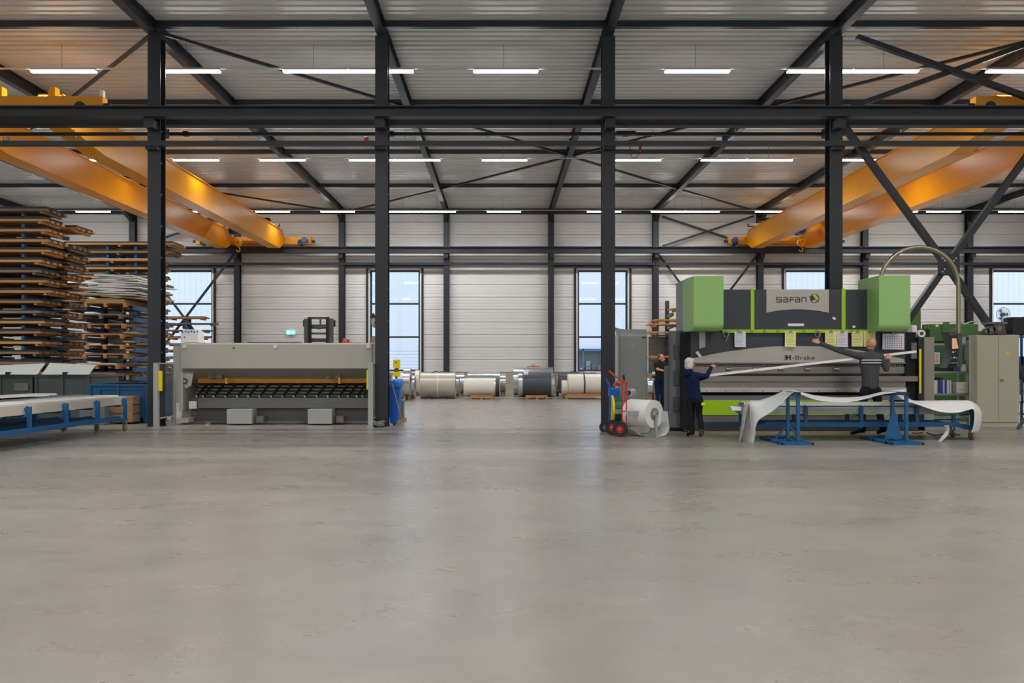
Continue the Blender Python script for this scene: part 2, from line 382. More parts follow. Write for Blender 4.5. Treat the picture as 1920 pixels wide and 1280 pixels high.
# steel frame
def lbl_side(i, n): return f'{ordn(i)} from the left'
def column(x, y, label, w=.3, d=.3, htop=9.28):
    t = thing('steel_column', label, 'column', (x, y, 0), kind='structure')
    m = MB(); m.box(x-w/2, x+w/2, y-d/2, y-d/2+.022, 0, htop); m.box(x-w/2, x+w/2, y+d/2-.022, y+d/2, 0, htop); m.box(x-.008, x+.008, y-d/2+.022, y+d/2-.022, 0, htop)
    m.build('column_shaft', M['steel'], t)
    MB().box(x-w/2-.02, x+w/2+.02, y-d/2-.02, y+d/2+.02, 0, .02).build('base_plate', M['steel'], t)
    return t
front = [x for x in XG if -25 < x < 25]
for i, x in enumerate(XG[1:-1]):
    t = column(x, YF, f'dark grey steel column of the near row, {lbl_side(i+1, 10)}')
    for s, yy in ((-1, YF-.15), (1, YF+.15)):
        b = MB(); z = CH+5.79
        b.box(x-.1, x+.1, yy, yy+s*.28, z-.22, z-.02); b.box(x-.11, x+.11, yy+s*.28, yy+s*.29, z-.23, z)
        b.build('beam_bracket', M['steel'], t)
    b = MB(); b.box(x-.14, x+.14, YF-.30, YF-.15, CH+5.10, CH+5.16); b.box(x-.03, x+.03, YF-.33, YF-.31, CH+5.15, CH+5.27); b.build('pipe_bracket', M['steel'], t)
    b = MB()
    for j in range(9): b.box(x+.150, x+.158, YF-.10, YF-.07, 1.0+j*.75, 1.03+j*.75)
    b.build('cable_clip', M['bolt'], t)
for i, x in enumerate(XG[1:-1]):
    t = column(x, YB-.3, f'dark grey steel column against the far wall, {lbl_side(i+1, 10)}', w=.29)
    m = MB(); z = CH+5.74
    m.box(x-.09, x+.09, YB-.73, YB-.45, z-.22, z-.02); m.box(x-.10, x+.10, YB-.75, YB-.73, z-.24, z); m.build('beam_bracket', M['steel'], t)
for i, x in enumerate(XG[1:-1]):
    t = thing('roof_beam', f'dark grey steel roof girder running from front to back, {lbl_side(i+1, 10)}', 'roof beam', (x, YB/2, 9.27), kind='structure')
    m = MB(); m.ibeam((x, YR, 9.435), (x, YB-.15, 9.435), .33, .20); m.build('girder', M['steel'], t)
    m = MB(); m.prism([(YB-1.6, 9.28), (YB-.45, 9.28), (YB-.45, 8.86)], 'x', x-.008, x+.008); m.bar((x, YB-1.6, 9.275), (x, YB-.45, 8.86), .2, .016); m.build('haunch', M['steel'], t)
    for p in PUR[3:]:
        b = MB()
        for s in (-1, 1): b.box(x+s*.11, x+s*.11+.02, p-.08, p+.08, 9.44, 9.6)
        b.build('purlin_cleat', M['steel'], t)
pl = ['above and behind the viewpoint'] * 4+['level with the near column row', 'next beyond the near columns', 'over the middle of the far bay', 'nearest the far wall']
for i, p in enumerate(PUR):
    lab = f'dark purlin across the roof, {pl[i]}' if i > 3 else f'dark purlin across the roof out of view, {ordn(i+1)} from the rear'
    tag(MB().box(X0, X1, p-.06, p+.06, 9.45, 9.598).build('roof_purlin', M['steel']), lab, 'purlin', kind='structure')
tag(MB().box(X0, X1, YB-.24, YB-.05, 9.30, 9.55).build('eaves_beam', M['steel']), 'dark edge beam along the top of the far wall', 'beam', kind='structure')
# crane runway beams
def runway(y, z0, z1, lab):
    t = thing('crane_runway_beam', lab, 'crane beam', (0, y, z0), kind='structure')
    MB().ibeam((X0, y, (z0+z1)/2), (X1, y, (z0+z1)/2), z1-z0, .26).build('runway_girder', M['steel'], t)
    MB().box(X0, X1, y-.025, y+.025, z1, z1+.045).build('crane_rail', M['steel'], t)
    return t
runway(F/80.9+.13, CH+5.785, CH+6.02, 'dark runway beam on the viewer side of the near columns')
rw = runway(18.83, CH+5.86, CH+6.13, 'dark runway beam on the far side of the near columns')
runway(39.3, CH+5.74, CH+6.05, 'dark runway beam along the far wall')
def pipe_box(y, z0, z1, lab, nm='support_tube', d=.1): return tag(MB().box(X0, X1, y-d/2, y+d/2, z0, z1).build(nm, M['steel']), lab, 'beam', kind='structure')
pipe_box(F/79.9+.05, CH+5.16, CH+5.275, 'dark square tube below the near runway beam')
pipe_box(39.55, CH+5.17, CH+5.30, 'dark square tube below the far wall runway beam')
t = thing('power_rail', 'thin conductor rail hung on hooks behind the near columns', 'rail', (0, 19.05, CH+5.7))
MB().box(X0+1, X1-1, 19.02, 19.08, CH+5.70, CH+5.775).build('rail', M['steel'], t)
hk = None
for i in range(27):
    x = -27+i*2.05
    b = MB(); b.bar((x, 19.05, CH+5.86), (x, 19.05, CH+5.68), .012, .03); b.box(x-.03, x+.03, 19.0, 19.1, CH+5.66, CH+5.685)
    if hk is None: hk = b.build('hook', M['bolt'], t); hk0 = x
    else: share(hk, 'hook', t, (x-hk0, 0, 0))
for i in range(9):
    x = -24.6+i*5.45+(.35 if i % 2 else 0); MB().box(x, x+.13, 19.0, 19.1, CH+5.69, CH+5.80).build('joint_box', M['black'], t)
for px, nm, mt, lab in ((12, 'junction_lamp', 'clip', 'small round grey sensor on the square tube at the left edge'), (407, 'junction_box', 'clip', 'small grey box on the square tube right of the first near column'),
                        (687, 'warning_beacon', 'red', 'red round beacon on the square tube left of the second column'), (1349, 'junction_box', 'white', 'small pale box on the square tube between third and fourth columns')):
    k = 79.8; p = W(px, 261, k); b = MB()
    if nm == 'warning_beacon': b.ell((p.x, p.y, p.z), (.06, .05, .06)); b.box(p.x-.03, p.x+.03, p.y-.02, p.y+.03, p.z-.06, p.z-.03)
    elif nm == 'junction_lamp': b.cyl((p.x, p.y, CH+5.275), (p.x, p.y, CH+5.36), .07)
    else: b.box(p.x-.06, p.x+.06, p.y-.01, p.y+.07, CH+5.275, CH+5.36)
    tag(b.build(nm, M[mt]), lab, 'device')
t = thing('pendant_cable', 'dangling cables with a red hand switch right of the third column', 'cable', W(1190, 260, 79))
b = MB(); b.tube([W(1150, 250, 79), W(1158, 266, 79), W(1152, 280, 79)], .008, 6); b.tube([W(1182, 268, 79), W(1180, 282, 79), W(1184, 294, 79), W(1192, 296, 79), W(1199, 288, 79), W(1201, 268, 79)], .008, 6); b.build('cable', M['black'], t)
MB().cyl(W(1200, 284, 79), W(1201, 272, 79), .03, 10).build('hand_switch', M['red'], t)
MB().pb(1156, 1192, 245, 252, 76.5, .1).build('socket_strip', M['black'], t)

# wind bracing
def brace(p0, p1, lab, w=.09, nm='wind_brace'): return tag(MB().bar(p0, p1, w, w).build(nm, M['steel']), lab, 'brace', kind='structure')
ZBR = 9.36; P1, P2, P3, P4, P5 = PUR[4], PUR[5], PUR[6], PUR[7], YB-.3
gx = lambda i: -2.86+5.4*i
segs = [(1, P3, 0, P2), (0, P2, -1, P1), (1, P3, 2, P2), (2, P2, 3, P1), (1, P3, 0, P4), (0, P4, -1, P5), (1, P3, 2, P4), (2, P4, 3, P5),
        (-1, P1, -2, P2), (-2, P2, -3, P3), (-1, P5, -2, P4), (-2, P4, -3, P3)]
nm2 = ['centre node to near left', 'near left roof bay to first column', 'centre node to near right', 'near right roof bay beside the fourth column', 'centre node to far left', 'far left roof bay to the wall',
       'centre node to far right', 'far right roof bay to the wall', 'from the first column outward left', 'left of the amber crane end', 'above the amber crane girders to the wall', 'outer far left roof bay']
for (a, ya, b_, yb), nn in zip(segs, nm2): brace((gx(a)+.05, ya, ZBR), (gx(b_)+.05, yb, ZBR), f'thin dark diagonal roof tie, {nn}', .075)
# vertical bracing, near row right bay
xa, xb, yv = gx(2)+.15, gx(3)-.15, YF
for p0, p1, lb in (((xa+.4, yv, 9.3), (xb, yv, CH+6.2), 'upper diagonal falling right beside the fourth near column'), ((xa+.3, yv+.06, CH+6.2), (xb-.2, yv+.06, 9.3), 'upper diagonal rising right beside the fourth near column')):
    brace(p0, p1, f'dark steel brace, {lb}', .12)
cxm = (gx(2)+gx(3))/2; zc = PZ(497, 78.3)
for sx, zt, lb in ((-1, CH+5.72, 'from the gusset up to the fourth near column'), (1, CH+5.72, 'from the gusset up to the right'), (-1, .35, 'from the gusset down behind the green box'), (1, .35, 'from the gusset down behind the black box')):
    brace((cxm+sx*2.45, yv+.0, max(zt, .35)), (cxm+sx*.12, yv, zc+(.16 if zt > zc else -.16)), f'dark steel brace running {lb}', .14)
t = thing('gusset_plate', 'dark bolted gusset plate where four braces meet above the shelf', 'plate', (cxm, yv-.08, zc), kind='structure')
r = .26; MB().prism([(cxm-r, zc-r*.75), (cxm-r*.6, zc-r), (cxm+r*.6, zc-r), (cxm+r, zc-r*.75), (cxm+r, zc+r*.9), (cxm+r*.7, zc+r), (cxm-r*.7, zc+r), (cxm-r, zc+r*.75)], 'y', yv-.1, yv-.08).build('plate', M['steel'], t)
for dx, dz in ((-.16, .15), (-.11, .09), (-.16, -.17), (-.11, -.11), (.12, -.11), (.17, -.17), (.16, .15), (.11, .09)): MB().cyl((cxm+dx, yv-.12, zc+dz), (cxm+dx, yv-.1, zc+dz), .022, 8).build('bolt', M['bolt'], t)
# vertical bracing at the far wall
for i0, nmb in ((-3, 'in the left window bay'), (2, 'left of the press')):
    a, b_ = gx(i0)+.14, gx(i0+1)-.14; yy = YB-.3; mid = (a+b_)/2
    brace((a+.2, yy, 9.15), (b_-.2, yy, CH+6.15), f'thin far wall brace falling right {nmb}', .1); brace((a+.2, yy-.1, CH+6.15), (b_-.2, yy-.1, 9.15), f'thin far wall brace rising right {nmb}', .1)
    brace((a, yy, CH+5.75), (b_, yy, .5), f'lower far wall brace falling right {nmb}', .1); brace((b_, yy-.1, CH+5.75), (a, yy-.1, .5), f'lower far wall brace rising right {nmb}', .1)

# ---------------------------------------------------------------- strip lights
ZL = CH+7.50
LX = [-25.4, -22.3, -19.8, -17.2, -14.25, -11.1, -7.95, -4.72, -3.06, .1, 4.95, 8.05, 9.72, 13.1, 16.3, 19.3, 21.4, 24.9]
ROWS = [(19.46, 'nearest visible row'), (27.87, 'middle row'), (37.2, 'row nearest the far wall'), (10.9, 'row above the frame'), (2.3, 'row above the viewpoint'), (-6.2, 'row behind the viewpoint')]
hs = df = wr = al = None
for y, nm in ROWS:
    rt = thing('light_rail', f'thin suspended rail carrying strip lights, {nm}', 'rail', (0, y, ZL+.003))
    MB().box(X0+.3, X1-.3, y-.025, y+.025, ZL+.003, ZL+.035).build('rail', M['housing'], rt)
    for i, x in enumerate(LX):
        t = thing('strip_light', f'white LED strip light, {ordn(i+1)} from the left in the {nm}', 'light', (x, y, ZL), group='LED strip lights under the roof')
        if hs is None:
            hs = MB().box(x-.815, x+.815, y-.07, y+.07, ZL-.04, ZL+.0).build('lamp_housing', M['housing'], t)
            a = MB(); a.prism([(y-.068, ZL-.041), (y-.068, ZL-.058), (y-.05, ZL-.078), (y+.05, ZL-.078), (y+.068, ZL-.058), (y+.068, ZL-.041)], 'x', x-.812, x+.812); df = a.build('diffuser', M['lamp'], t)
        else:
            for s_, n_ in ((hs, 'lamp_housing'), (df, 'diffuser')): share(s_, n_, t)
        if al is None:
            al = bpy.data.lights.new('downlight', 'AREA'); al.shape = 'RECTANGLE'; al.size = 1.6; al.size_y = .09; al.energy = LAMPW; al.spread = math.radians(SPREAD); al.color = (.97, .985, 1)
        lo = bpy.data.objects.new('downlight', al); C.objects.link(lo); lo.parent = t; lo.location = (0, 0, -.082)
        xw = x-.05 if min(abs(x-.05-q) for q in XG) > .2 else x+.35
        if wr is None: wr = MB().cyl((0, 0, 0), (0, 0, 9.598-ZL-.035), .006, 5).build('suspension_wire', M['wire'], rt); wr.data.transform(Matrix.Translation(rt['_w'])); wr.location = (xw, 0, .032)
        else: share(wr, 'suspension_wire', rt, (xw, 0, .032))

# ================================================================ OVERHEAD CRANES
def crane(xg, sgn, lab):          # xg: inner faces of girders
    yE0, yE1 = 18.83, 39.3; zr = CH+6.18
    t = thing('overhead_crane', lab, 'crane', ((xg[0]+xg[1])/2, (yE0+yE1)/2, zr))
    for x in xg:
        x0, x1 = (x-.56, x) if sgn < 0 else (x, x+.56)
        zt, zb = CH+6.80, CH+5.86; ze = zr+.02
        poly = [(yE0+.25, ze+.06), (yE0+.55, zt), (yE1-.55, zt), (yE1-.1, ze+.32), (yE1-.1, ze), (yE1-.9, zb-.06), (yE0+2.2, zb), (yE0+.25, ze-.05)]
        poly = [(yE0+.2, zt-.18), (yE0+.5, zt), (yE1-.5, zt), (yE1-.2, zt-.18), (yE1-.2, ze), (yE1-1.0, zb), (yE0+2.6, zb), (yE0+.2, ze)]
        MB().prism(poly, 'x', x0, x1).build('box_girder', M['amber'], t)
        MB().box(x0-.04, x1+.04, yE0+.5, yE1-.5, zt, zt+.03).build('top_flange', M['amber'], t)
    a, b = (min(xg)-1.9, max(xg)+1.35) if sgn < 0 else (min(xg)-.9, max(xg)+2.2)
    for y in (yE0, yE1):
        e = MB().box(a, b, y-.12, y+.12, zr, zr+.38).build('end_truck', M['amber_dark'], t)
        for x in (a+.35, b-.55): MB().cyl((x, y-.14, zr+.10), (x, y+.14, zr+.10), .15, 20).build('wheel', M['black'], e)
        x = b-.3 if sgn < 0 else a+.3
        e_ = 1 if y == yE0 else -1; MB().cyl((x, y+e_*.35, zr+.2), (x, y+e_*.12, zr+.2), .14, 16).build('motor', M['motor'], e)
        for x in (a-.16, b): MB().box(x, x+.16, y-.08, y+.08, zr+.1, zr+.22).build('buffer', M['black'], e)
    for x in ((a+b)/2+.3, b-1.35): MB().prism([(x, zr+.38), (x+.18, zr+.38), (x+.18, zr+.62), (x+.05, zr+.62)], 'y', yE0-.1, yE0+.1).build('lifting_lug', M['amber'], t)
    MB().box(b-.1, b-.02, yE0-.05, yE0+.05, zr+.38, zr+.55).build('limit_switch', M['white'], t)
    # trolley with hoist and hook
    xm = (xg[0]+xg[1])/2-.28*(1 if sgn < 0 else -1); yt = 37.2; q = MB()
    xl, xr = min(xg)-.3, max(xg)+.1
    q.box(xl, xr, yt-.8, yt-.6, CH+6.86, CH+7.0); q.box(xl, xr, yt+.6, yt+.8, CH+6.86, CH+7.0); h = q.build('hoist_trolley', M['black'], t)
    MB().cyl((xm-.5, yt, CH+6.55), (xm+.5, yt, CH+6.55), .2, 20).build('rope_drum', M['black'], h)
    MB().cyl((xm+.1, yt-.9, CH+6.42), (xm+.1, yt-.3, CH+6.42), .19, 20).build('hoist_motor', M['motor'], h)
    MB().box(xm-.3, xm+.5, yt-.5, yt+.5, CH+6.7, CH+6.9).build('hoist_frame', M['amber_dark'], h)
    hb = MB(); hx, hz = xm+.15, CH+5.83
    hb.cyl((hx-.1, yt-.7, hz), (hx+.1, yt-.7, hz), .17, 20); hb.cyl((hx-.02, yt-.78, hz), (hx-.02, yt-.62, hz), .17, 20); hbo = hb.build('hook_block', M['amber'], t)
    pts = [(hx, yt-.7, hz-.15)]+[(hx+.08*math.cos(a), yt-.7, hz-.32+.10*math.sin(a)) for a in [math.radians(v) for v in range(80, -190, -20)]]
    MB().tube(pts, .028, 8).build('hook', M['amber'], hbo)
    r_ = MB()
    for dx in (-.08, .08): r_.cyl((hx+dx, yt-.7, hz+.1), (hx+dx, yt-.3, CH+6.5), .01, 5)
    r_.build('rope', M['wire'], hbo)
    return t
crane((-13.72, -11.08), -1, 'amber double-girder overhead crane on the left side of the hall')
crane((12.45, 15.15), 1, 'amber double-girder overhead crane on the right side of the hall')

# ================================================================ LEFT: PALLETS AND CANTILEVER RACKS
def pallet(x0, x1, y0, y1, z, label, group, long='x', sheet=None, mt=None, thick=.075, nb=4):
    """boards along the long axis on runners across; z = underside"""
    mt = mt or random.choice(M['wood']); t = thing('wooden_pallet', label, 'pallet', ((x0+x1)/2, (y0+y1)/2, z), group)
    hr = .07; zb = z+hr
    if long == 'x':
        d = y1-y0; bw = d/nb*.62
        for i in range(nb):
            a = y0+(d-bw)*i/(nb-1); ubox('deck_board', t, x0, x1-(random.uniform(0, .05)), a, a+bw, zb, zb+thick, mt)
        nr = 3 if x1-x0 > 2 else 2
        for i in range(nr):
            c = x0+.18+(x1-x0-.45)*i/(nr-1); ubox('runner', t, c, c+.1, y0+.03, y1-.03, z, zb, mt)
    else:
        for i in range(nb):
            bl = (y1-y0)/nb; ubox('deck_board', t, x0, x1, y0+bl*i, y0+bl*i+bl*.7, zb+.045, zb+.045+.03, mt)
        for i in range(3):
            c = x0+(x1-x0-.1)*i/2; ubox('stringer', t, c, c+.1, y0, y1, zb, zb+.045, mt)
            for j in range(3):
                e = y0+.02+(y1-y0-.2)*j/2; ubox('block', t, c, c+.1, e, e+.15, z, zb, mt)
    if sheet:
        ubox('load_or_shade_fill', t, x0+.03, x1-.08, y0+.04, y1-.04, zb+thick+.002, zb+thick+.002+sheet[1], M[sheet[0]])
    return t
def rack(label, xs, yc, ztop, levels, armlen, sides=(-1, 1), m='navyblue', name='cantilever_rack'):
    t = thing(name, label, 'rack', (sum(xs)/len(xs), yc, 0)); arm = None
    for x in xs:
        MB().ibeam((x, yc, 0.0), (x, yc, ztop), .22, .14, .016, .014, up=(0, 1, 0)).build('post', M[m], t)
        MB().box(x-.08, x+.08, yc-(armlen if -1 in sides else .1), yc+(armlen if 1 in sides else .1), 0, .16).build('foot', M[m], t)
    for s_ in sides:
        arm = None
        for x in xs:
            for z in levels:
                if arm is None:
                    arm = MB().prism([(yc+s_*.11, z), (yc+s_*.11, z-.17), (yc+s_*armlen, z-.13), (yc+s_*armlen, z)], 'x', x-.05, x+.05).build('arm', M[m], t); ref = (x, z)
                else: share(arm, 'arm', t, (x-ref[0], 0, z-ref[1]))
    for z in (1.3, ztop-.4):
        if len(xs) > 1: MB().bar((xs[0], yc+.02, z), (xs[-1], yc+.02, z), .05).build('tie', M[m], t)
    return t
M['gap_shade_fill'] = mat('dark_gap_shade', col(52, 54, 60), .5, .3)  # dark layers added on pallets to block light and blacken the gaps
# rack A, at the left edge
kA = 57.6; YA = F/kA; LA = [PZ(y, kA) for y in [391+19.15*i for i in range(16)]]; LA += [LA[-1]-.33, LA[-1]-.66]
xrA = [89, 86, 91, 92, 92, 79, 75, 87, 96, 78, 76, 86, 78, 80, 76, 85, 84, 84]
rack('tall blue double-sided cantilever rack filled with pallets at the left edge', [-19.6, -17.6, -15.62], YA+1.35, LA[0]+.02, [z-.15 for z in LA], 1.31)
gA = 'pallets on the tall left rack'
for i, z in enumerate(LA):
    sh = random.choice([('gap_shade_fill', .06), ('gap_shade_fill', .09), ('gap_shade_fill', .05), ('sheet_dark', .04), ('gap_shade_fill', .08)])
    pallet(-18.4, PX(xrA[i], kA), YA, YA+1.15, z-.145, f'wooden pallet on the viewer side of the tall left rack, {ordn(i+1)} from the top', gA, sheet=sh, mt=M['wood_old'] if i in (0, 10) else M['wood'][[0, 0, 0, 0, 3, 0, 2, 3, 3, 1, 3, 0, 1, 0, 2, 2, 1, 1][i]])
xrB = [None, 141, None, 134, 132, 128, 124, 145, 130, 128, 124, 130, 126, 128, 124, 130, 128, 128]
for i, z in enumerate(LA):
    if i in (0, 2): continue
    sh = random.choice([('gap_shade_fill', .06), ('sheet_dark', .07), ('gap_shade_fill', .04)])
    k = 54.4; pallet(-18.2, PX(xrB[i] or 128, k)+.1, F/k, F/k+1.15, z-.145, f'wooden pallet on the wall side of the tall left rack, level {ordn(i+1)} from the top', gA, sheet=sh, mt=M['wood'][[1, 3, 2, 2, 1, 1, 3, 3, 1, 2, 0, 3, 1, 1, 3, 3, 1, 1][i]])
# rack B, lower, just left of the first near column, pallets run away from the viewer
kB = 58.0; YBk = F/kB
LB = [PZ(y, kB) for y in (567, 589, 607, 626, 646, 663, 683, 700, 716)]; LB += [LB[-1]-.3, LB[-1]-.6]
xl = [157, 148, 164, 153, 160, 155, 140, 158, 160, 160, 160]; xr = [236, 227, 233, 230, 230, 237, 221, 218, 220, 222, 222]
rack('low blue cantilever rack beside the first near column holding long pallets', [-13.55, -11.95], YBk+1.35, 3.75, [z-.1 for z in LB], 1.2)
for i, z in enumerate(LB):
    sh = [('cardboard', .10), ('sheet_dark', .02), None, ('sheet_dark', .03), None, ('sheet_dark', .02), ('sheet_light', .04), ('sheet_dark', .05), ('sheet_dark', .02), None, None][i]
    pallet(PX(xl[i], kB), PX(xr[i], kB), YBk, YBk+2.5, z-.14, f'long pallet on the low rack beside the first near column, {ordn(i+1)} from the top', 'pallets on the low rack', long='y', sheet=sh, mt=M['wood_old'] if i in (1,) else M['wood'][[3, 1, 3, 3, 0, 3, 3, 3, 1, 0, 2][i]], nb=6)
# loose heap of white sheets on top of rack B
t = thing('sheet_heap', 'untidy heap of white sheets and boards on top of the low rack', 'sheets', W(210, 560, kB)+Vector((0, .8, 0)))
z = LB[0]+.12
for i in range(17):
    wdt = random.uniform(1.2, 2.0); cx = -12.75+random.uniform(-.25, .3); q = MB(); hh = random.uniform(.02, .05)
    a = math.radians(random.uniform(-9, 9)); tl = random.uniform(-.06, .06)
    pts = [(-wdt/2, -1.2), (wdt/2, -1.2), (wdt/2, 1.1), (-wdt/2, 1.1)]
    vs = [(cx+x*math.cos(a)-y*math.sin(a), YBk+1.3+x*math.sin(a)+y*math.cos(a), z+x*tl+dz) for dz in (0, hh) for x, y in pts]
    q.add(vs, [(0, 3, 2, 1), (4, 5, 6, 7), (0, 1, 5, 4), (1, 2, 6, 5), (2, 3, 7, 6), (3, 0, 4, 7)])
    q.build('sheet', M['cardboard'] if i < 3 else M[random.choice(['white', 'sheet_light', 'white'])], t); z += hh+random.uniform(.004, .02)
# rack C further back
kC = 46.0; YC = F/kC; LC = [PZ(y, kC) for y in [455+15.3*i for i in range(16)]]
rack('blue cantilever rack further back behind the first near column', [-18.6, -16.1, -14.95], YC+1.35, LC[0]+.02, [z-.15 for z in LC], 1.31)
for i, z in enumerate(LC):
    xr_ = [327, 322, 300, 300, 300][i] if i < 5 else 296+(i*7) % 9
    pallet(-17.9, PX(xr_, kC), YC, YC+1.15, z-.145, f'wooden pallet on the rack behind the first near column, {ordn(i+1)} from the top', 'pallets on the middle rack', mt=M['wood'][[0, 2, 3, 0, 3, 1, 3, 1, 0, 3, 2, 1, 0, 3, 2, 1][i]], sheet=('sheet_light', .03) if i % 3 == 2 else ('gap_shade_fill', .06))
# rack D near the wall, right of the first near column
kD = 37.6; YD = F/kD; ZD_ = [PZ(y, kD) for y in (594, 605, 618, 631, 643, 655, 667, 679, 691)]
rack('small rack with pallets in front of the left window', [-17.6, -15.9], YD+.75, ZD_[0]+.02, [z-.15 for z in ZD_], .7, sides=(-1,))
for i, z in enumerate(ZD_):
    pallet(-18.2, PX([385, 403, 392, 388, 380, 376, 384, 380, 376][i], kD), YD, YD+.6, z-.145, f'pallet on the small rack before the left window, {ordn(i+1)} from the top', 'pallets before the left window', mt=M['wood'][[3, 2, 2, 3, 3, 1, 0, 3, 2][i]], sheet=('sheet_dark', .03) if i in (0, 3) else None)
# rack E behind the press
kE = 44.0; YE = F/kE; t = rack('dark rack with pallets between the switch cabinet and the press', [7.3, 9.3], YE+1.2, 4.3, [3.7, 3.2, 2.9, 2.6, 1.8], 1.1, sides=(-1,), m='machine_dk')
for i, (pxl, py, pxr) in enumerate(((1260, 577, 1330), (1228, 598, 1330), (1219, 606, 1330), (1218, 621, 1330), (1220, 667, 1330))):
    z = PZ(py, kE); pallet(PX(pxl, kE), PX(pxr, kE), YE, YE+.9, z-.13, f'wooden pallet on the rack left of the press, {ordn(i+1)} from the top', 'pallets left of the press', mt=M['wood'][3], thick=.06)
MB().pb(1216, 1300, 631, 700, 42.3, .03).build('back_sheet', M['machine_md'], t)
# ---------------------------------------------------------------- containers left
def container(px0, px1, pt, pb_, k, d, mt, label, panel=None):
    y = F/k; x0, x1 = PX(px0, k), PX(px1, k); z0, z1 = max(0, PZ(pb_, k)), PZ(pt, k)
    t = thing('scrap_container', label, 'container', ((x0+x1)/2, y+d/2, z0))
    b = MB(); tk = .03
    b.box(x0, x1, y, y+tk, z0+.1, z1); b.box(x0, x1, y+d-tk, y+d, z0+.1, z1); b.box(x0, x0+tk, y, y+d, z0+.1, z1); b.box(x1-tk, x1, y, y+d, z0+.1, z1); b.box(x0, x1, y, y+d, z0+.1, z0+.13)
    b.build('tub', M[mt], t)
    r = MB()
    for a in ((x0-.03, x1+.03, y-.03, y+.03), (x0-.03, x1+.03, y+d-.03, y+d+.03), (x0-.03, x0+.03, y+.03, y+d-.03), (x1-.03, x1+.03, y+.03, y+d-.03)): r.box(*a, z1-.05, z1+.01)
    r.build('rim', M['guard' if mt == 'press_dk2' else mt], t)
    for f in (.0, .5, 1.0): MB().box(x0+(x1-x0-.07)*f, x0+(x1-x0-.07)*f+.07, y-.03, y, z0, z1-.05).build('rib', M[mt], t)
    for f in (.08, .85): MB().box(x0+(x1-x0)*f, x0+(x1-x0)*f+.12, y+.05, y+d-.05, z0, z0+.1).build('skid', M['black'], t)
    return t
M['cont_dk'] = mat('container_grey_green', col(70, 80, 80), .35, var=.12, scale=1.5)
t = container(-60, 62, 703, 793, 74, 1.5, 'cont_dk', 'dark grey green scrap container at the left edge')
t2 = container(66, 169, 703, 793, 74, 1.5, 'cont_dk', 'dark grey green scrap container between the left edge and the blue one')
for tt, a, b_, lab in ((t, -60, 69, 0), (t2, 78, 166, 1)):
    k = 74.5; q = MB(); y = F/k
    x0, x1 = PX(a, k), PX(b_, k); zA, zB = (PZ(692, k), PZ(687, k)) if lab == 0 else (PZ(686, k), PZ(690, k))
    zb = PZ(702, k)
    q.add([(x0, y, zb), (x1, y, zb), (x1, y+.35, zB+.08), (x0, y+.35, zA+.08), (x0, y+.03, zb), (x1, y+.03, zb), (x1, y+.38, zB+.08), (x0, y+.38, zA+.08)], [(0, 1, 2, 3), (7, 6, 5, 4), (0, 4, 5, 1), (1, 5, 6, 2), (2, 6, 7, 3), (3, 7, 4, 0)])
    l_ = q.build('lid', M['cabinet_gr'], tt); c = PX(14 if lab == 0 else 121, k)
    MB().box(c-.05, c+.05, y-.01, y+.08, PZ(702, k), PZ(697, k)).build('latch', M['black'], l_)
MB().pb(27, 53, 718, 732, 74.2, .003).build('faded_label', M['red'].copy() if False else M['machine_md'], t)
t = container(167, 277, 720, 793, 74.6, 1.4, 'skip', 'blue steel container between the dark container and the first near column')
k = 74.7; b = MB(); b.pb(186, 270, 729, 731, k, .02); b.pb(186, 188, 731, 788, k, .02); b.pb(268, 270, 731, 788, k, .02); b.build('panel_edge', M['skip'], t)
t = thing('wooden_crate', 'old wooden crate behind the end of the blue trolleys', 'crate', W(222, 792, 76))
for j in range(3):
    zz = .05+j*.22; MB().box(PX(205, 76), PX(250, 76), F/76, F/76+.4, zz, zz+.2).build('plank', M['wood'][2] if j else M['wood_old'], t)
MB().box(PX(236, 76), PX(249, 76), F/76-.02, F/76, .05, .7).build('corner_board', M['wood'][1], t)
MB().pb(149, 196, 762, 797, 77.5, .25).build('grey_box', M['guard'], None); o = bpy.data.objects['grey_box']; tag(o, 'grey metal box on the floor under the blue trolleys', 'box')

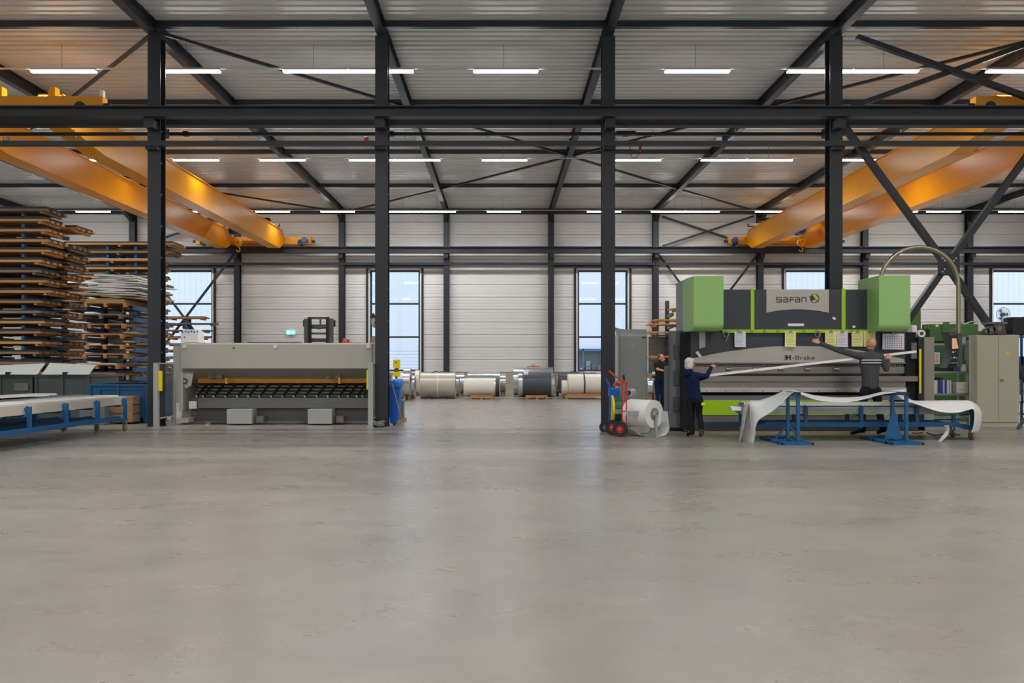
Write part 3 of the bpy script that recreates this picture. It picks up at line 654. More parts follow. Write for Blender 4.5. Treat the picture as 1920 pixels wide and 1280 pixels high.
# ---------------------------------------------------------------- sheet trolleys
def caster(x, y, parent, r=.075, yellow=True):
    b = MB(); b.ring((x-.022, y, r), (x+.022, y, r), r, r*.45, 20); wv = b.build('caster', M['tyre' if not yellow else 'wheel_y'], parent)
    b = MB(); b.cyl((x-.024, y, r), (x+.024, y, r), r*.44, 12); b.box(x-.04, x-.028, y-.03, y+.03, r-.01, .2); b.box(x+.028, x+.04, y-.03, y+.03, r-.01, .2); b.box(x-.05, x+.05, y-.05, y+.05, .19, .205)
    b.build('caster_fork', M['galv'], wv)
M['wheel_y'] = mat('caster_wheel', col(130, 110, 60), .6)
def trolley(axis, a0, a1, c0, c1, ztop, label, nposts, top_h=.70):
    """frame trolley; axis 'y' or 'x' = long direction a0..a1, short direction c0..c1"""
    P = (lambda a, c, z: (c, a, z)) if axis == 'y' else (lambda a, c, z: (a, c, z))
    t = thing('sheet_trolley', label, 'trolley', P((a0+a1)/2, (c0+c1)/2, 0))
    zr = .30
    for c in (c0, c1):
        MB().bar(P(a0+.35, c, zr), P(a1-.35, c, zr), .06, .09).build('side_rail', M['trolley'], t)
        for s_, e, f in ((1, a0, a0+.35), (-1, a1, a1-.35)):
            b = MB(); b.bar(P(e, c, .245), P(e+s_*.22, c, .245), .056, .07); b.bar(P(e+s_*.2, c, .245), P(f+s_*.03, c, zr), .052, .08); b.build('end_rail', M['trolley'], t)
        for i in range(nposts):
            a = a0+.06+(a1-a0-.12)*i/(nposts-1)
            b = MB(); b.bar(P(a, c, .27), P(a, c, ztop), .066, .05); s_ = 1 if c == c0 else -1
            b.bar(P(a, c, ztop-.02), P(a, c+s_*(c1-c0)*.28, ztop-.16), .044, .09); b.bar(P(a, c+s_*(c1-c0)*.28, ztop-.16), P(a, c+s_*(c1-c0)*.5, ztop-.16), .038, .06)
            b.build('cradle_post', M['trolley'], t)
    for a in (a0+.1, a1-.1, (a0+a1)/2): MB().bar(P(a, c0, .25), P(a, c1, .25), .06, .06).build('cross_member', M['trolley'], t)
    for a in (a0+.08, a1-.08):
        for c in (c0, c1): x, y, _ = P(a, c, 0); caster(x, y, t)
    return t
trolley('y', 12.4, 17.15, -9.0, -8.38, .72, 'blue wheeled sheet trolley nearest the open floor at the left', 5)
trolley('y', 12.4, 17.0, -10.3, -9.65, .72, 'blue wheeled sheet trolley standing left behind the first trolley', 5)
def channel(name, x0, x1, y0, y1, z, h, mt, label, dx=0, gl=None):
    b = MB(); vs = []
    pr = [(x0, z), (x0+.03, z+h), (x1-.03, z+h), (x1, z), (x1-.015, z), (x1-.045, z+h-.015), (x0+.045, z+h-.015), (x0+.015, z)]
    b.prism(pr, 'y', y0, y1) if True else 0
    vsx = b.v; b.v = [(v[0]+dx*(v[1]-y0)/(y1-y0), v[1], v[2]) for v in vsx]
    return tag(b.build(name, M[mt]), label, 'profile', gl)
gp = 'bent profiles on the left trolleys'
channel('bent_profile', -8.92, -8.44, 12.2, 17.35, .58, .17, 'taupe', 'grey bent profile along the outer edge of the first blue trolley', gl=gp)
channel('bent_profile', -9.55, -9.0, 12.2, 16.9, .60, .17, 'cabinet_gr', 'pale grey bent profile between the two blue trolleys', gl=gp)
channel('bent_profile', -10.25, -9.62, 12.2, 16.4, .62, .17, 'taupe', 'wide bent profile on the rear left trolley', gl=gp)
channel('bent_profile', -9.2, -8.72, 12.0, 17.3, .755, .03, 'sheet_light', 'flat bright strip on top of the outer profile', dx=.1, gl=gp)
channel('bent_profile', -9.75, -9.3, 12.0, 16.9, .78, .03, 'sheet_dark', 'brown grey sheet lying across the trolley tops', dx=.25, gl=gp)
channel('bent_profile', -10.6, -9.85, 12.0, 16.3, .80, .03, 'sheet_light', 'light sheet lying furthest left on the trolleys', dx=.25, gl=gp)
channel('bent_profile', -10.0, -9.5, 12.2, 15.9, .84, .035, 'sheet_light', 'light narrow sheet crossing over the brown grey sheet', dx=.3, gl=gp)

# ================================================================ SHEAR
k = 75.9; YS = F/k
x0, x1 = PX(323, k), PX(706.5, k); yb = YS+1.5
t = thing('guillotine_shear', 'long grey plate shear with orange bar between the two near columns at left', 'machine', ((x0+x1)/2, YS+1, 0))
for a, wd in ((x0, .24), (x1-.12, .12)):
    pts = [(YS+.05, PZ(643, k)), (yb, PZ(643, k)), (yb, .0), (YS+.55, 0), (YS+.55, .35), (YS+.05, .35)]
    MB().prism(pts, 'x', a, a+wd).build('side_frame', M['shear'], t, bevel=.01)
xi0, xi1 = x0+.245, x1-.125
zt, zb = PZ(645, k), PZ(690, k-.5)
MB().prism([(YS-.12, zt), (YS+1.0, zt), (YS+1.0, zb-.55), (YS+.75, zb-.45), (YS-.06, zb)], 'x', xi0, xi1).build('upper_beam', M['shear'], t, bevel=.008)
MB().box(x0, x1, YS+.0, YS+1.5, zt, zt+.03).build('top_cover', M['shear'], t)
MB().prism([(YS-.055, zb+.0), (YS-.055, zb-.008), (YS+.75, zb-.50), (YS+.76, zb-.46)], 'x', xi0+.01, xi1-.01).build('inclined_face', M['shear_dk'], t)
# orange bar
MB().box(PX(368, 75), xi1, YS+.34, YS+.42, PZ(717.5, 74.5), PZ(709.5, 74.5)).build('safety_bar', M['amber_dark'], t)
for px in (424, 636): MB().pb(px-2, px+2, 708, 719, 75.4, .1).build('bar_bracket', M['amber_dark'], t)
for px in (390, 612):
    a = MB().pb(px, px+26, 701, 709, 75.2, .3).build('clamp_unit', M['machine_md'], t)
    MB().pb(px+24, px+34, 693, 708, 74.5, .3).build('clamp_arm', M['shear'], a); MB().pb(px+5, px+13, 703, 708, 75.4, .02).build('clamp_knob', M['machine_dk'], a)
# bed
MB().prism([(YS+.15, PZ(746, k)), (YS+.7, PZ(716, 74.5)), (YS+1.1, PZ(716, 74.5)), (YS+1.1, .3), (YS+.25, .3), (YS+.1, PZ(765, k))], 'x', xi0+.15, xi1).build('table_slope', M['machine_dk'], t)
MB().box(PX(370, k), xi1, YS+.02, YS+.5, PZ(765, k), PZ(746, k)).build('front_beam', M['machine_md'], t, bevel=.01)
MB().box(PX(365, k), xi1, YS+.10, YS+.9, .06, PZ(765.5, k)).build('base_beam', M['machine_dk'], t, bevel=.01)
for a, b_ in ((425, 472), (577, 622)): MB().pb(a, b_, 767, 794.5, 77.2, .5).build('foot_block', M['cabinet_gr'], t, bevel=.006)
for px in (480, 630): MB().pb(px, px+14, 780, 792, 76.6, .3).build('jack', M['machine_md'], t)
for i, px in enumerate([376, 388, 408, 430, 452, 473, 494, 516, 537, 558, 579, 601, 622, 643, 660, 676, 687]):
    p0 = W(px-7, 743, 76.6); p1 = Vector((PX(px+8, 75), YS+.38, PZ(720, 75)))
    a = MB().bar(p0, p1, .035, .06).build('support_arm', M['black'], t); MB().ell(p0+Vector((0, -.02, 0)), (.028, .028, .028), 8, 6).build('roller_tip', M['bolt'], a)
for i in range(4): MB().bar(W(368, 724+i*6, 75.2)+Vector((0, .12*(3-i)*.5, 0)), W(694, 724+i*6, 75.2)+Vector((0, .12*(3-i)*.5, 0)), .025).build('cross_bar', M['machine_md'], t)
# left inner linkage
MB().prism([(PX(345, 75), PZ(700, 75)), (PX(352, 75), PZ(692, 75)), (PX(366, 75), PZ(696, 75)), (PX(362, 75), PZ(722, 75)), (PX(352, 75), PZ(728, 75)), (PX(345, 75), PZ(716, 75))], 'y', YS+.1, YS+.16).build('linkage_plate', M['shear'], t)
MB().ring((PX(351, 75), YS+.07, PZ(714, 75)), (PX(351, 75), YS+.1, PZ(714, 75)), .07, .045, 20).build('linkage_eye', M['machine_dk'], t)
MB().pb(354, 369, 752, 766, 75.6, .02).build('white_notice', M['white'], t)
MB().pb(330, 336, 755, 784, 76.2, .02).build('cable_cover', M['white'], t)
for px in (345, 515, 690): MB().pb(px-3, px+4, 646, 652, 76.6, .01).build('small_sticker', M['white'], t)
MB().cyl((PX(438, 76.4), YS-.14, PZ(652, 76.4)), (PX(438, 76.4), YS-.11, PZ(652, 76.4)), .02, 10).build('bolt', M['machine_dk'], t)
MB().pb(322, 353, 784, 792, 76.4, .5).build('foot', M['shear'], t)
# things on top of the shear
zt = PZ(643, k)+.03
def top(px0, px1, pt, mt, name, label, cat, kk=72.5, d=.4, base=None):
    y = F/kk; x_0, x_1 = PX(px0, kk), PX(px1, kk); o = MB().box(x_0, x_1, y, y+d, zt, PZ(pt, kk)).build(name, M[mt], bevel=.004); return tag(o, label, cat)
t3 = thing('white_carton', 'white box with blue check band on the left end of the shear', 'box', (PX(357, 74), F/74+.2, zt))
MB().box(PX(339, 74), PX(371, 74), F/74, F/74+.4, zt, PZ(622, 74)).build('carton', M['white'], t3); MB().box(PX(341, 74), PX(374, 73), F/74+.05, F/74+.45, PZ(622, 74), PZ(617, 74)).build('lid', M['white'], t3)
for i in range(6): MB().box(PX(341+i*5.5, 74), PX(344+i*5.5, 74), F/74-.004, F/74+.001, PZ(623.5-(i % 2), 74), PZ(621-(i % 2), 74)).build('check', M['blue_pk'], t3)
MB().cyl((PX(346, 74), F/74-.006, PZ(632, 74)), (PX(346, 74), F/74, PZ(632, 74)), .02, 10).build('dot', M['machine_dk'], t3)
top(641, 655, 640, 'red', 'red_case', 'flat red case on top of the shear near its right end', 'case')
o = top(643, 649, 634, 'orange', 'orange_block', 'small orange red block on top of the shear', 'block', kk=71.5, d=.1)
top(651, 654, 636, 'drum_green', 'green_bottle', 'tiny green bottle beside the orange red block', 'bottle', kk=71, d=.08)
top(661, 682, 642.3, 'black', 'black_strip', 'thin black strip lying on the shear right of the red case', 'strip')
top(463, 560, 640.5, 'machine_dk', 'dark_angle', 'long dark angle bar lying on top of the shear', 'bar', kk=72)
top(696, 704, 631, 'wood_old', 'brown_box', 'small brown box on the right end of the shear by the column', 'box')
# safety fence posts left and right
def fence_post(px0, px1, pt, pb_, kk, label, ypx, yx):
    t = thing('light_curtain_post', label, 'post', (PX((px0+px1)/2, kk), F/kk, 0))
    MB().box(PX(px0, kk), PX(px1, kk), F/kk, F/kk+.1, .02, PZ(pt, kk)).build('post', M['cabinet_gr'], t, bevel=.006)
    MB().box(PX(px0, kk)-.03, PX(px1, kk)+.03, F/kk-.03, F/kk+.13, 0, .02).build('foot_plate', M['cabinet_gr'], t)
    MB().box(PX(ypx[0], kk), PX(ypx[1], kk), F/kk+.02, F/kk+.08, PZ(yx[1], kk), PZ(yx[0], kk)).build('yellow_cover', M['yellow'], t)
    return t
tL = fence_post(287, 296, 680, 802, 80.5, 'pale grey light curtain post with yellow strip beside the first near column', (296, 302), (695, 733))
tR = fence_post(690, 699, 679, 802, 80.5, 'pale grey light curtain post with yellow strip beside the second near column', (687, 690), (693, 730))
t = thing('mesh_gate', 'grey wire mesh guard panel left of the shear', 'guard', (PX(308, 79), 18.6, 0)); pA = Vector((PX(297, 80.5)+.02, F/80.5+.05, 0)); pB = Vector((PX(327, 76.6), F/76.6-.05, 0))
MB().box(pB.x-.04, pB.x+.04, pB.y-.04, pB.y+.04, 0, PZ(680, 76.6)).build('post', M['cabinet_gr'], t)
for zz in (.22, 1.5): MB().bar(pA+Vector((0, 0, zz)), pB+Vector((0, 0, zz)), .03).build('frame_rail', M['cabinet_gr'], t)
b = MB()
for i in range(1, 16): q = pA.lerp(pB, i/16); b.bar(q+Vector((0, 0, .22)), q+Vector((0, 0, 1.5)), .005)
for i in range(26): b.bar(pA+Vector((0, 0, .25+i*.05)), pB+Vector((0, 0, .25+i*.05)), .005)
b.build('wire_mesh', M['wire'], t)['kind'] = 'stuff'
t = thing('mesh_gate', 'grey wire mesh guard panel right of the shear', 'guard', (PX(703, 79), 18.3, 0)); pA = Vector((PX(700, 80), F/80.5+.1, 0)); pB = Vector((PX(700, 80)+.0, F/76.6-.15, 0))
for zz in (.22, 1.5): MB().bar(pA+Vector((0, 0, zz)), pB+Vector((0, 0, zz)), .03).build('frame_rail', M['cabinet_gr'], t)
b = MB()
for i in range(1, 16): q = pA.lerp(pB, i/16); b.bar(q+Vector((0, 0, .22)), q+Vector((0, 0, 1.5)), .005)
for i in range(26): b.bar(pA+Vector((0, 0, .25+i*.05)), pB+Vector((0, 0, .25+i*.05)), .005)
b.build('wire_mesh', M['wire'], t)['kind'] = 'stuff'
b = MB(); q = Vector((-2.93, 18.02, .075)); random.seed(3)
for i in range(16): b.ell(q+Vector((random.uniform(-.14, .14), random.uniform(-.05, .05), random.uniform(-.03, .04))), (random.uniform(.05, .09), random.uniform(.04, .07), random.uniform(.025, .05)), 12, 8, Matrix.Rotation(random.uniform(-.6, .6), 3, 'Y'))
tag(b.build('grey_rag', mat('grey_felt', col(120, 116, 110), 1, bump=1, scale=14)), 'crumpled grey rag on the floor by the second near column', 'rag')
tag(MB().prism([(PX(383, 77), 0), (PX(392, 77), .0), (PX(391, 77), .05), (PX(386, 77), .03)], 'y', F/77, F/77+.1).build('wood_chip', M['wood'][0]), 'small scrap of wood on the floor in front of the shear', 'scrap')

# forklift behind
k = 60; yv = F/k
t = thing('forklift', 'dark forklift with its mast rising behind the shear', 'forklift', (PX(598, k), yv, 0))
for a, b_ in ((570, 577), (617, 624)): MB().pb(a, b_, 597, 772, k, .12).build('outer_mast_rail', M['machine_dk'], t)
for a, b_ in ((577, 583), (611, 617)): MB().pb(a, b_, 594, 772, k*.995, .1).build('inner_mast_rail', M['black'], t)
for a, b_ in ((594, 598), (608, 616), (623, 626), (634, 641)): MB().pb(577, 617, a, b_, k*.99, .06).build('mast_crossbar', M['machine_dk'], t)
MB().pb(599, 602, 598, 610, k*.985, .05).build('lift_cylinder', M['machine_md'], t)
for a in (568, 624): MB().pb(a, a+4, 600, 612, k*.99, .1).build('roller_guard', M['black'], t)
MB().tube([W(584, 613, k), W(598, 617, k), W(612, 613, k)], .012, 6).build('hose', M['black'], t)
MB().box(PX(575, k), PX(621, k), yv+.3, yv+2.0, .3, 1.1).build('body', M['orange'], t, bevel=.04)
MB().box(PX(578, k), PX(618, k), yv+1.2, yv+2.1, 1.1, 1.35).build('counterweight', M['machine_dk'], t, bevel=.04)
for a in (575, 617):
    for d in (.45, 1.75): MB().cyl((PX(a, k)-.05, yv+d, .27), (PX(a, k)+.15, yv+d, .27), .27, 20).build('wheel', M['tyre'], t)
for a in (585, 608): MB().box(PX(a, k), PX(a, k)+.1, yv-1.0, yv-.02, .06, .1).build('fork', M['machine_dk'], t)

# exit sign, mirror, wall sensor
kk = 36.1; p = W(545, 623, kk); t = thing('exit_sign', 'lit green emergency exit sign with running man on the far wall', 'sign', p)
MB().box(p.x-.24, p.x+.24, YB-.12, YB-.05, p.z-.12, p.z+.12).build('sign_box', M['white'], t)
MB().box(p.x-.23, p.x+.23, YB-.128, YB-.121, p.z-.11, p.z+.11).build('lit_face', M['led_green'], t)
b = MB(); yy = YB-.134; b.box(p.x-.18, p.x-.05, yy, yy+.005, p.z-.08, p.z+.08); b.build('door_symbol', M['led_white'], t)
b = MB(); b.bar((p.x, yy, p.z), (p.x+.16, yy, p.z), .01, .035); b.prism([(p.x+.13, p.z-.06), (p.x+.21, p.z), (p.x+.13, p.z+.06)], 'y', yy-.005, yy); b.build('arrow_symbol', M['led_white'], t)
b = MB(); b.ell((p.x-.03, yy-.006, p.z+.06), (.018, .004, .018), 8, 6); b.bar((p.x-.04, yy-.006, p.z+.04), (p.x-.06, yy-.006, p.z-.02), .008, .03); b.bar((p.x-.06, yy-.006, p.z-.02), (p.x-.02, yy-.006, p.z-.08), .008, .02)
b.bar((p.x-.06, yy-.006, p.z-.02), (p.x-.1, yy-.006, p.z-.07), .008, .02); b.build('running_figure', M['led_green'], t)
t = thing('safety_mirror', 'small round mirror on an arm left of the second near column', 'mirror', W(701, 600, 78)); q = W(702, 602, 78)
MB().ell(q, (.075, .04, .16)).build('mirror_dome', M['taupe'], t); MB().prism([(q.x-.1, q.z+.08), (q.x+.04, q.z+.08), (q.x-.02, q.z+.2)], 'y', q.y-.05, q.y+.05).build('hood', M['black'], t)
MB().bar(q, (-3.02, 18.3, q.z-.1), .02).build('arm', M['steel'], t)
tag(MB().ell((PX(459, 36.2), YB-.08, PZ(623, 36.2)), (.05, .04, .1), 10, 8).build('wall_sensor', M['white']), 'small white sensor on the far wall left of the exit sign', 'sensor')

# blue bin, broom, yellow box
k = 77.0; x0, x1, yv = PX(731, k), PX(751, k), F/k
t = thing('waste_bin', 'tall blue waste bin with blue bag right of the second near column', 'bin', ((x0+x1)/2, yv+.2, 0))
b = MB(); zt = PZ(716, k)
vs = [(x0, yv, 0.03), (x1-.06, yv, .03), (x1-.06, yv+.34, .03), (x0, yv+.34, .03), (x0-.06, yv-.03, zt), (x1+.0, yv-.03, zt), (x1+.0, yv+.38, zt), (x0-.06, yv+.38, zt)]
b.add(vs, [(0, 3, 2, 1), (0, 1, 5, 4), (1, 2, 6, 5), (2, 3, 7, 6), (3, 0, 4, 7), (4, 5, 6, 7)]); b.build('bin_body', M['bin'], t, bevel=.03)
b = MB(); nseg = 28; pr = []
for j, (zz, rr) in enumerate(((zt-.12, 1.0), (zt-.06, 1.09), (zt, 1.04), (zt+.05, 1.0), (zt+.07, .85), (zt+.03, .6))):
    for i in range(nseg):
        a = 2*math.pi*i/nseg; q = rr*(1+.07*random.uniform(-1, 1)); pr.append(((x0+x1)/2-.03+.17*q*max(-1, min(1, 1.25*math.cos(a))), yv+.17+.23*q*max(-1, min(1, 1.25*math.sin(a))), zz+.02*random.uniform(-1, 1)))
b.add(pr, [(j*nseg+i, j*nseg+(i+1) % nseg, (j+1)*nseg+(i+1) % nseg, (j+1)*nseg+i) for j in range(5) for i in range(nseg)], True); b.build('bin_bag', M['bag'], t)
for xx in (x0+.03, x1-.12): MB().cyl((xx, yv+.36, .08), (xx+.05, yv+.36, .08), .08, 16).build('wheel', M['tyre'], t)
t = thing('broom', 'broom leaning on the blue bin', 'broom', W(753, 790, 78.5)); MB().tube([W(731, 704, 77.8), W(753, 785, 78.9)], .014, 8).build('handle', M['wood_old'], t)
q = MB(); q.bar(W(745, 791, 78.9), W(762, 784, 78.9), .08, .05); q.build('broom_head', M['wood'][1], t); q = MB(); q.bar(W(746, 795, 78.9), W(762, 788, 78.9), .07, .05); q.build('bristles', M['wood_old'], t)['kind'] = 'stuff'
k = 66; t = thing('yellow_dispenser', 'yellow box on a post behind the blue bin', 'box', W(742, 700, k))
MB().pb(737, 749, 674, 690, k, .15).build('box', M['yellow'], t); MB().pb(737, 749, 697, 706, k, .15).build('lower_box', M['yellow'], t); MB().pb(739, 747, 690, 697, k*.995, .12).build('hinge', M['wood_old'], t)
MB().pb(741, 745, 705, 780, k, .05).build('post', M['machine_dk'], t)
b = MB(); b.cyl(W(742, 679, k), W(742, 679, k)+Vector((0, -.01, 0)), .02, 8); b.build('bolt_mark', M['ink'], t)
tag(MB().pb(750, 756, 750, 790.5, 73, .3).build('grey_pedestal', M['machine_md'], bevel=.01), 'small grey pedestal right behind the blue bin', 'pedestal')

# ================================================================ COILS
def coil(px0, px1, pt, pb_, k, mt, label, ends='silver', bore=.45, straps=0, on=None, side=None, wrap=None):
    r = (pb_-pt)/2/k; zc = PZ((pt+pb_)/2, k); yv = F/k+r; x0, x1 = PX(px0, k), PX(px1, k)
    t = thing('metal_coil', label, 'coil', ((x0+x1)/2, yv, zc-r), 'sheet metal coils on the floor before the far wall')
    MB().ring((x0, yv, zc), (x1, yv, zc), r, r*bore, 44).build('wound_sheet', M[mt], t)
    if wrap:
        for a, b_, mm in wrap: MB().ring((PX(a, k), yv, zc), (PX(b_, k), yv, zc), r+.006, r*bore+.01, 44).build('edge_wrap', M[mm], t)
    for i in range(straps):
        c = x0+(x1-x0)*(i+1)/(straps+1); MB().ring((c-.02, yv, zc), (c+.02, yv, zc), r+.008, r, 44).build('strap', M['white' if mt == 'taupe' else 'strap'], t)
    z0 = zc-r
    if on is None and z0 > .01:
        for e in (.25, .75): MB().box(x0+(x1-x0)*e-.04, x0+(x1-x0)*e+.04, yv-.22, yv+.22, 0, z0+.04).build('chock', M['wood_old'], t)
    if on == 'chock':
        for px in (px0+17, px0+45): MB().pb(px-4, px+4, pb_-3, pb_+3.5, k*1.001, .5).build('chock', M['machine_dk'], t)
    if on in ('pallet', 'board'):
        w_ = .5 if on == 'pallet' else (x1-x0)/2+.15; c = (x0+x1)/2
        for j in range(3): MB().box(c-w_, c+w_, yv-.55+j*.42, yv-.35+j*.42, max(.07, z0-.05), z0-.0+.02).build('board', M['wood'][3], t)
        for j in (-1, 0, 1): MB().box(c+j*(w_-.06)-.06, c+j*(w_-.06)+.06, yv-.55, yv+.45, 0, max(.07, z0-.05)).build('block', M['wood'][1], t)
        for s_ in (-1, 1): MB().box(c-w_*.95, c+w_*.95, yv+s_*.4-.05, yv+s_*.4+.05, z0+.02, z0+.10).build('chock', M['wood'][1], t)
    return t
coil(787, 853, 698, 748.5, 43.0, 'taupe', 'large taupe coil with a white strap, leftmost of the front coils', straps=1, on='chock')
coil(854, 860, 700, 742, 41.2, 'silver', 'bright narrow coil touching the taupe coil'); coil(861, 870, 699, 738, 39.5, 'silver', 'bright narrow coil second behind the taupe coil')
coil(869, 937, 709, 744, 43.5, 'cream', 'small white coil with a black band on a pallet', on='pallet', wrap=[(929, 936.5, 'strap'), (927, 929, 'silver')])
coil(877, 937, 697, 738, 40.0, 'silver', 'shiny zinc coil lying behind the small white coil'); coil(938, 948, 701, 736, 39, 'silver', 'bright narrow coil right behind the small white coil')
coil(974, 1039, 699, 745, 43.5, 'dark_coil', 'anthracite coil with silver edges and a paper label on a pallet', on='pallet', straps=0, wrap=[(972, 980, 'silver'), (1034, 1040, 'silver')])
coil(963, 1038, 688, 742, 40.5, 'silver', 'biggest shiny zinc coil behind the anthracite coil')
coil(1066, 1205, 701, 742, 43.5, 'cream', 'long cream coil with dark strap on a wooden board behind the third near column', on='board', wrap=[(1095, 1098, 'strap'), (1150, 1153, 'strap')])
coil(1054, 1065, 713, 742, 43.3, 'cream', 'small cream coil end left of the long cream coil'); coil(1049, 1120, 698, 738, 40.3, 'dark_coil', 'dark coil hidden behind the long cream coil')
coil(1044, 1048, 706, 737, 39.2, 'silver', 'narrow zinc coil at the left of the dark hidden coil')
coil(755, 767, 690, 744, 45.5, 'silver', 'upright looking zinc coil right of the blue bin'); coil(768, 776, 704, 745, 44.0, 'silver', 'smaller zinc coil between the blue bin and the taupe coil')
coil(777, 785, 694, 738, 40.0, 'cream', 'pale coil just left of the taupe coil'); coil(735, 754, 699, 748, 45, 'cream', 'pale coil partly hidden behind the blue bin')
for i, (a, b_) in enumerate(((1216, 1224), (1227, 1234), (1237, 1250))): coil(a, b_, 709, 740, 47.0, 'silver', f'zinc coil on the board beneath the work table, {ordn(i+1)} from the left', on='board' if i == 2 else None)
o = tag(MB().bar((PX(982, 43.5), 33.1+.20, 1.16), (PX(982, 43.5)+.2, 33.1+.20, 1.15), .02, .22, up=(0, .7, 1)).build('coil_label', M['paper_w']), 'white paper label stuck on the anthracite coil', 'label')
b = MB(); c = W(1000, 688, 40); b.bar(c+Vector((-.14, -.1, .02)), c+Vector((0, -.1, .14)), .02, .02); b.bar(c+Vector((.14, -.1, .02)), c+Vector((0, -.1, .14)), .02, .02); b.bar(c+Vector((0, -.12, .12)), c+Vector((0, -.12, -.28)), .03, .03); b.tube([c+Vector((-.3, 0, .02)), c+Vector((0, 0, .04)), c+Vector((.3, 0, .02))], .02, 6)
tag(b.build('lifting_sling', M['orange']), 'orange lifting sling on top of the biggest zinc coil', 'sling')
for px, kk_ in ((822, 43), (1085, 43)):
    b = MB(); c = W(px, 699, kk_)+Vector((0, .5, .02)); b.tube([c+Vector((-.35, 0, 0)), c+Vector((-.15, -.05, .05)), c+Vector((0, 0, .01)), c+Vector((.2, .04, .06)), c+Vector((.32, 0, 0))], .018, 6)
    tag(b.build('strap_tail', M['strap']), 'loose strap end on top of the ' + ('taupe coil' if px == 822 else 'long cream coil'), 'strap')
# ================================================================ BENDING PRESS
k = 87.0; YP = F/k
t = thing('bending_press', 'large green and anthracite bending press with lime strips and maker lettering', 'machine', (PX(1512, k), YP+.9, 0))
xl, xr = PX(1297, k), PX(1702, k)
def pp(a, b, c, d, dy, dep, nm, mt, par=None, bevel=0, kk=k):      # panel relative to the front plane
    y = YP+dy; return MB().box(PX(a, kk), PX(b, kk), y, y+dep, PZ(d, kk), PZ(c, kk)).build(nm, M[mt], par or t, bevel=bevel)
pp(1357, 1645, 542, 618, .06, .5, 'upper_panel', 'press_dk', bevel=.006)
pp(1297, 1702, 622, 679, .10, .35, 'lower_panel', 'press_dk')
pp(1340, 1660, 560, 700, .62, .6, 'ram_core', 'press_dk')
pp(1409, 1415.5, 541, 618, .04, .02, 'lime_strip', 'lime'); pp(1580, 1587, 541, 618, .04, .02, 'lime_strip', 'lime')
ls = pp(1356, 1645, 617.5, 623.5, .03, .06, 'lime_rail', 'lime')
def greenbox(a, b, c, d, lab):
    kf = 89.5; yf = F/kf; z0, z1 = PZ(d, kf), PZ(c, kf); r = .16; yb = F/84.5
    poly = [(yb, z1), (yf, z1), (yf, z0+r)]+[(yf+r*(1-math.cos(q)), z0+r*(1-math.sin(q))) for q in [math.radians(v) for v in range(10, 91, 10)]]+[(yb, z0)]
    o = MB().prism(poly, 'x', PX(a, kf), PX(b, kf)).build('drive_housing', M['green'], t, bevel=.012); return o
greenbox(1300, 1357, 517, 620, 0); greenbox(1648, 1707.5, 516, 620, 1)
MB().box(PX(1292, 86), PX(1300, 86)+.02, F/86, F/80, PZ(617, 86), PZ(520, 86)).build('housing_back', M['guard'], t)
MB().box(PX(1639, 85), PX(1660, 85), F/84.5, F/82, PZ(600, 85), PZ(519, 85)).build('housing_back', M['green'], t)
# silver logo plate with concave lower edge
kk = 87.3
def arcpts(a, b, ya, ym, n=16):
    out = []
    for i in range(n+1):
        f = i/n; y = ya+(ym-ya)*(1-(2*f-1)**2); out.append((PX(a+(b-a)*f, kk), PZ(y, kk)))
    return out
y0 = YP+.045
MB().prism([(PX(1440, kk), PZ(541.5, kk)), (PX(1558, kk), PZ(541.5, kk))][::1]+arcpts(1440, 1558, 585.5, 579)[::-1], 'y', y0, y0+.012).build('name_plate', M['press_pan'], t)
MB().prism([(PX(1297, kk), PZ(679, kk)), (PX(1702, kk), PZ(679, kk))]+arcpts(1297, 1702, 673, 648, 28)[::-1], 'y', YP+.085, YP+.1).build('front_plate', M['press_pan'], t)
def strokes(name, segs, x0, x1, y0p, y1p, yy, mt, wpx, kk=87.4):
    # segs in unit letter box coordinates (0..1, 0..1, y downwards)
    b = MB(); wd = wpx/kk
    for (ax, ay, bx, by) in segs:
        A = Vector((PX(x0+(x1-x0)*ax, kk), yy, PZ(y0p+(y1p-y0p)*ay, kk))); B_ = Vector((PX(x0+(x1-x0)*bx, kk), yy, PZ(y0p+(y1p-y0p)*by, kk)))
        d = (B_-A).normalized()*wd/2; b.bar(A-d, B_+d, .006, wd, up=(0, 0, 1)) if abs(d.x) > abs(d.z) else b.bar(A-d, B_+d, wd, .006, up=(0, 1, 0))
    return b.build(name, M[mt], t)
LET = {'S': [(1, 0, 0, 0), (0, 0, 0, .5), (0, .5, 1, .5), (1, .5, 1, 1), (1, 1, 0, 1)],
       'A': [(0, 0, .7, 0), (.7, 0, 1, .4), (1, .4, 1, 1), (1, 1, 0, 1), (0, 1, 0, .5), (0, .5, 1, .5)],
       'F': [(1, 0, 0, 0), (0, 0, 0, 1), (0, .5, .9, .5)], 'N': [(0, 1, 0, 0), (0, 0, .75, 0), (.75, 0, 1, .3), (1, .3, 1, 1)]}
for ch, a, b in (('S', 1460, 1469), ('A', 1473.3, 1481.3), ('F', 1485.5, 1492.5), ('A', 1495.5, 1503.5), ('N', 1507.5, 1515.5)):
    strokes('logo_letter', LET[ch], a, b, 556.5, 565, y0-.003, 'ink', 1.5)
c = Vector((PX(1531, kk), y0-.004, PZ(558.5, kk))); R_ = 8.8/kk
MB().cyl(c, c+Vector((0, .004, 0)), R_, 32).build('emblem_disc', M['ink'], t)
b = MB(); b.prism([(c.x-R_*.55, c.z+R_*.75), (c.x+R_*.15, c.z+R_*.95), (c.x+R_*.85, c.z-.0), (c.x+R_*.6, c.z-R_*.55), (c.x+R_*.15, c.z-R_*.1)], 'y', c.y-.003, c.y); b.build('emblem_lime', M['lime'], t)
